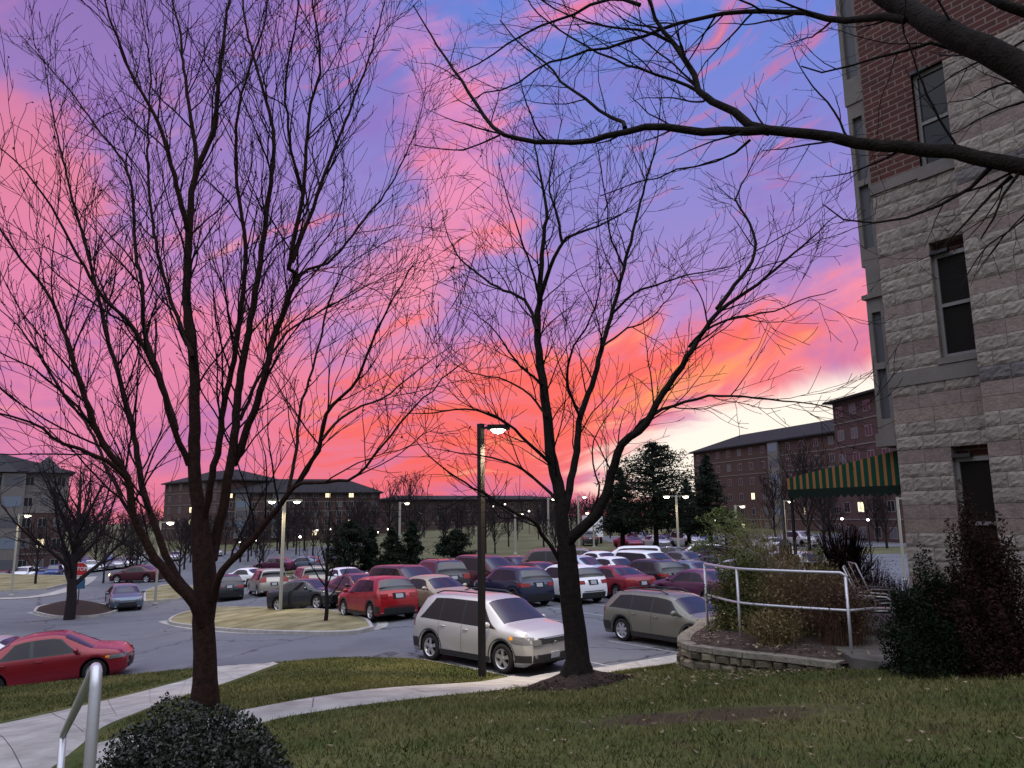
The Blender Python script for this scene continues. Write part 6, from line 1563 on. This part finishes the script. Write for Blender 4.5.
# ------------------------------------------------------------------ far dormitories
def dorm(name, label, P, Q, z0, nf, fh, nb, depth, roofh, lit=(), towers=(), top=None, gables=(), over=.8, ww=1.3, wh=1.5, roof2=None, seed=1, hip=(1, 1)):
    P, Q = Vector(P), Vector(Q); L = (Q - P).length; a = math.atan2(Q.y - P.y, Q.x - P.x); t = thing(name, label, 'building', (P.x, P.y, z0), a); H = nf * fh; gen = random.Random(seed)
    zsplit = H if top is None else (nf - top) * fh
    uvbox('brick_wall', [face_x(0, L, 0, -3, zsplit), face_y(0, depth, 0, -3, zsplit), face_y(L, 0, depth, -3, zsplit), face_x(L, 0, depth, -3, zsplit)], M['farbrick'], t)
    if top: MB().box(-.02, L + .02, -.02, depth + .02, zsplit, H).build('siding_wall', M['trimwall'] if name != 'x' else None, t)
    e = over; i0 = depth / 2 * hip[0]; i1 = depth / 2 * hip[1]
    MB().add([(-e, -e, H), (L + e, -e, H), (L + e, depth + e, H), (-e, depth + e, H), (i0, depth / 2, H + roofh), (L - i1, depth / 2, H + roofh), (-e, -e, H - .3), (L + e, -e, H - .3), (L + e, depth + e, H - .3), (-e, depth + e, H - .3)],
             [(0, 1, 5, 4), (1, 2, 5), (2, 3, 4, 5), (3, 0, 4), (0, 6, 7, 1), (1, 7, 8, 2), (2, 8, 9, 3), (3, 9, 6, 0), (6, 9, 8, 7)]).build('roof', M['roof'], t)
    for f in range(nf):
        if f and f != nf - 1 or f == nf - 1: MB().box(-.06, L + .06, -.08, -.005, f * fh - .1, f * fh + .08).build('floor_band', M['trimwall'], t) if f in (1, nf - 2, nf - 1) else None
        for b in range(nb):
            if b in towers: continue
            x = L * (b + .5) / nb; zz = f * fh + .9; n_lit = (f, b) in lit
            fr_ = MB(); w2 = ww / 2
            for (x0, x1, c, d) in ((x - w2, x - w2 + .1, zz, zz + wh), (x + w2 - .1, x + w2, zz, zz + wh), (x - w2 + .1, x + w2 - .1, zz + wh - .1, zz + wh), (x - w2 + .1, x + w2 - .1, zz, zz + .1), (x - .04, x + .04, zz + .1, zz + wh - .1)): fr_.box(x0, x1, -.06, .0, c, d)
            w_ = fr_.build('window', M['frame'], t)
            MB().box(x - w2 + .05, x + w2 - .05, -.035, -.004, zz + .05, zz + wh - .05).build('pane', M['litwin'] if n_lit else (M['dimwin'] if gen.random() < .35 else M['winglass']), w_)
    for b in towers:
        x = L * (b + .5) / nb; o = MB().box(x - 1.6, x + 1.6, -.6, -.01, .5, H - .35); tw_ = o.build('glass_tower', M['trimwall'], t)
        for f in range(nf): MB().box(x - 1.3, x + 1.3, -.64, -.605, f * fh + .9, f * fh + 2.5).build('pane', M['blind'] if f % 2 else M['dimwin'], tw_)
    for b in gables:
        x = L * (b + .5) / nb; MB().add([(x - 2.6, -1, H - .2), (x + 2.6, -1, H - .2), (x, -1, H + 2.4), (x - 2.6, 5, H - .2), (x + 2.6, 5, H - .2), (x, 5, H + 2.4)], [(0, 1, 2), (5, 4, 3), (1, 4, 5, 2), (0, 2, 5, 3), (0, 3, 4, 1)]).build('gable', M['dimwin'], t)
    return t
# right: long wing, then the nearer taller-looking block
e1 = at(693, 448.5, 185); e2 = at(838, 431, 140)
zb_ = -.5
dorm('dormitory', 'long red brick dormitory wing under the bright gap in the sky', (e1.x, e1.y), (e2.x, e2.y), zb_, 6, (e2.z - zb_) / 6, 12, 16, 3.6, lit=((1, 2), (2, 5), (1, 9), (0, 4), (2, 7)), towers=(7,), seed=3, hip=(1, .1))
e3 = at(832, 402, 112); e4 = at(905, 385, 95)
dorm('dormitory', 'nearer brick dormitory block just left of the stone building', (e3.x, e3.y), (e4.x, e4.y), zb_, 6, (e3.z - zb_) / 6, 5, 40, 3.2, lit=((1, 1),), seed=4, ww=1.6, over=1.0)
e5 = at(-80, 470, 117); e6 = at(70, 472, 128)
dorm('dormitory', 'brick and pale siding dormitory with gables at the left edge', (e5.x, e5.y), (e6.x, e6.y), -4.4, 5, (e6.z + 4.4) / 5, 9, 18, 3.2, lit=((1, 7), (2, 4)), towers=(5,), top=2, gables=(4, 7), seed=5)
e7 = at(165, 490, 205); e8 = at(222, 479, 185); e9 = at(380, 494, 196)
dorm('dormitory', 'receding left wing of the dark dormitory behind the big tree', (e7.x, e7.y), (e8.x, e8.y), -1, 5, (e8.z + 1) / 5, 5, 16, 3, lit=((2, 2), (3, 3), (1, 2), (2, 3)), seed=6)
dorm('dormitory', 'long dark dormitory standing behind the double lamp post', (e8.x + .5, e8.y + .3), (e9.x, e9.y), -1, 5, (e9.z + 1.5) / 5, 13, 16, 3.6, lit=((0, 7), (4, 8), (1, 10), (4, 0), (4, 10)), towers=(1, 4), seed=7)
e10 = at(384, 497, 215); e11 = at(560, 499, 240)
dorm('hall', 'long low dark hall on the horizon behind the lamp posts', (e10.x, e10.y), (e11.x, e11.y), -1, 3, (e11.z + 1) / 3, 12, 14, 1.2, seed=8)
# dark wooded rise on the horizon
gen = np.random.default_rng(77); B = []
for k in range(900):
    x = -180 + 400 * gen.random(); y = 245 + 60 * gen.random(); z = float(hillz(np.array([x]), np.array([y]))[0]); h = 4 + 5 * gen.random() ** 2
    if -36 < x < -5 and False: continue
    p0 = np.array([x, y, z]); B.append((np.array([p0, p0 + [gen.normal(), 0, h * .5], p0 + [gen.normal() * 1.6, 0, h]]), np.array([.28, .2, .05]), 3))
    for _ in range(7):
        q0 = p0 + np.array([0, 0, h * (.3 + .5 * gen.random())]); dd = np.array([gen.normal() * 2.4, gen.normal() * 2, 1.5 + 3 * gen.random()]); B.append((np.array([q0, q0 + dd * .5, q0 + dd]), np.array([.13, .09, .04]), 3))
tag(tubes('woods', B, M['fartree']), kind='stuff')
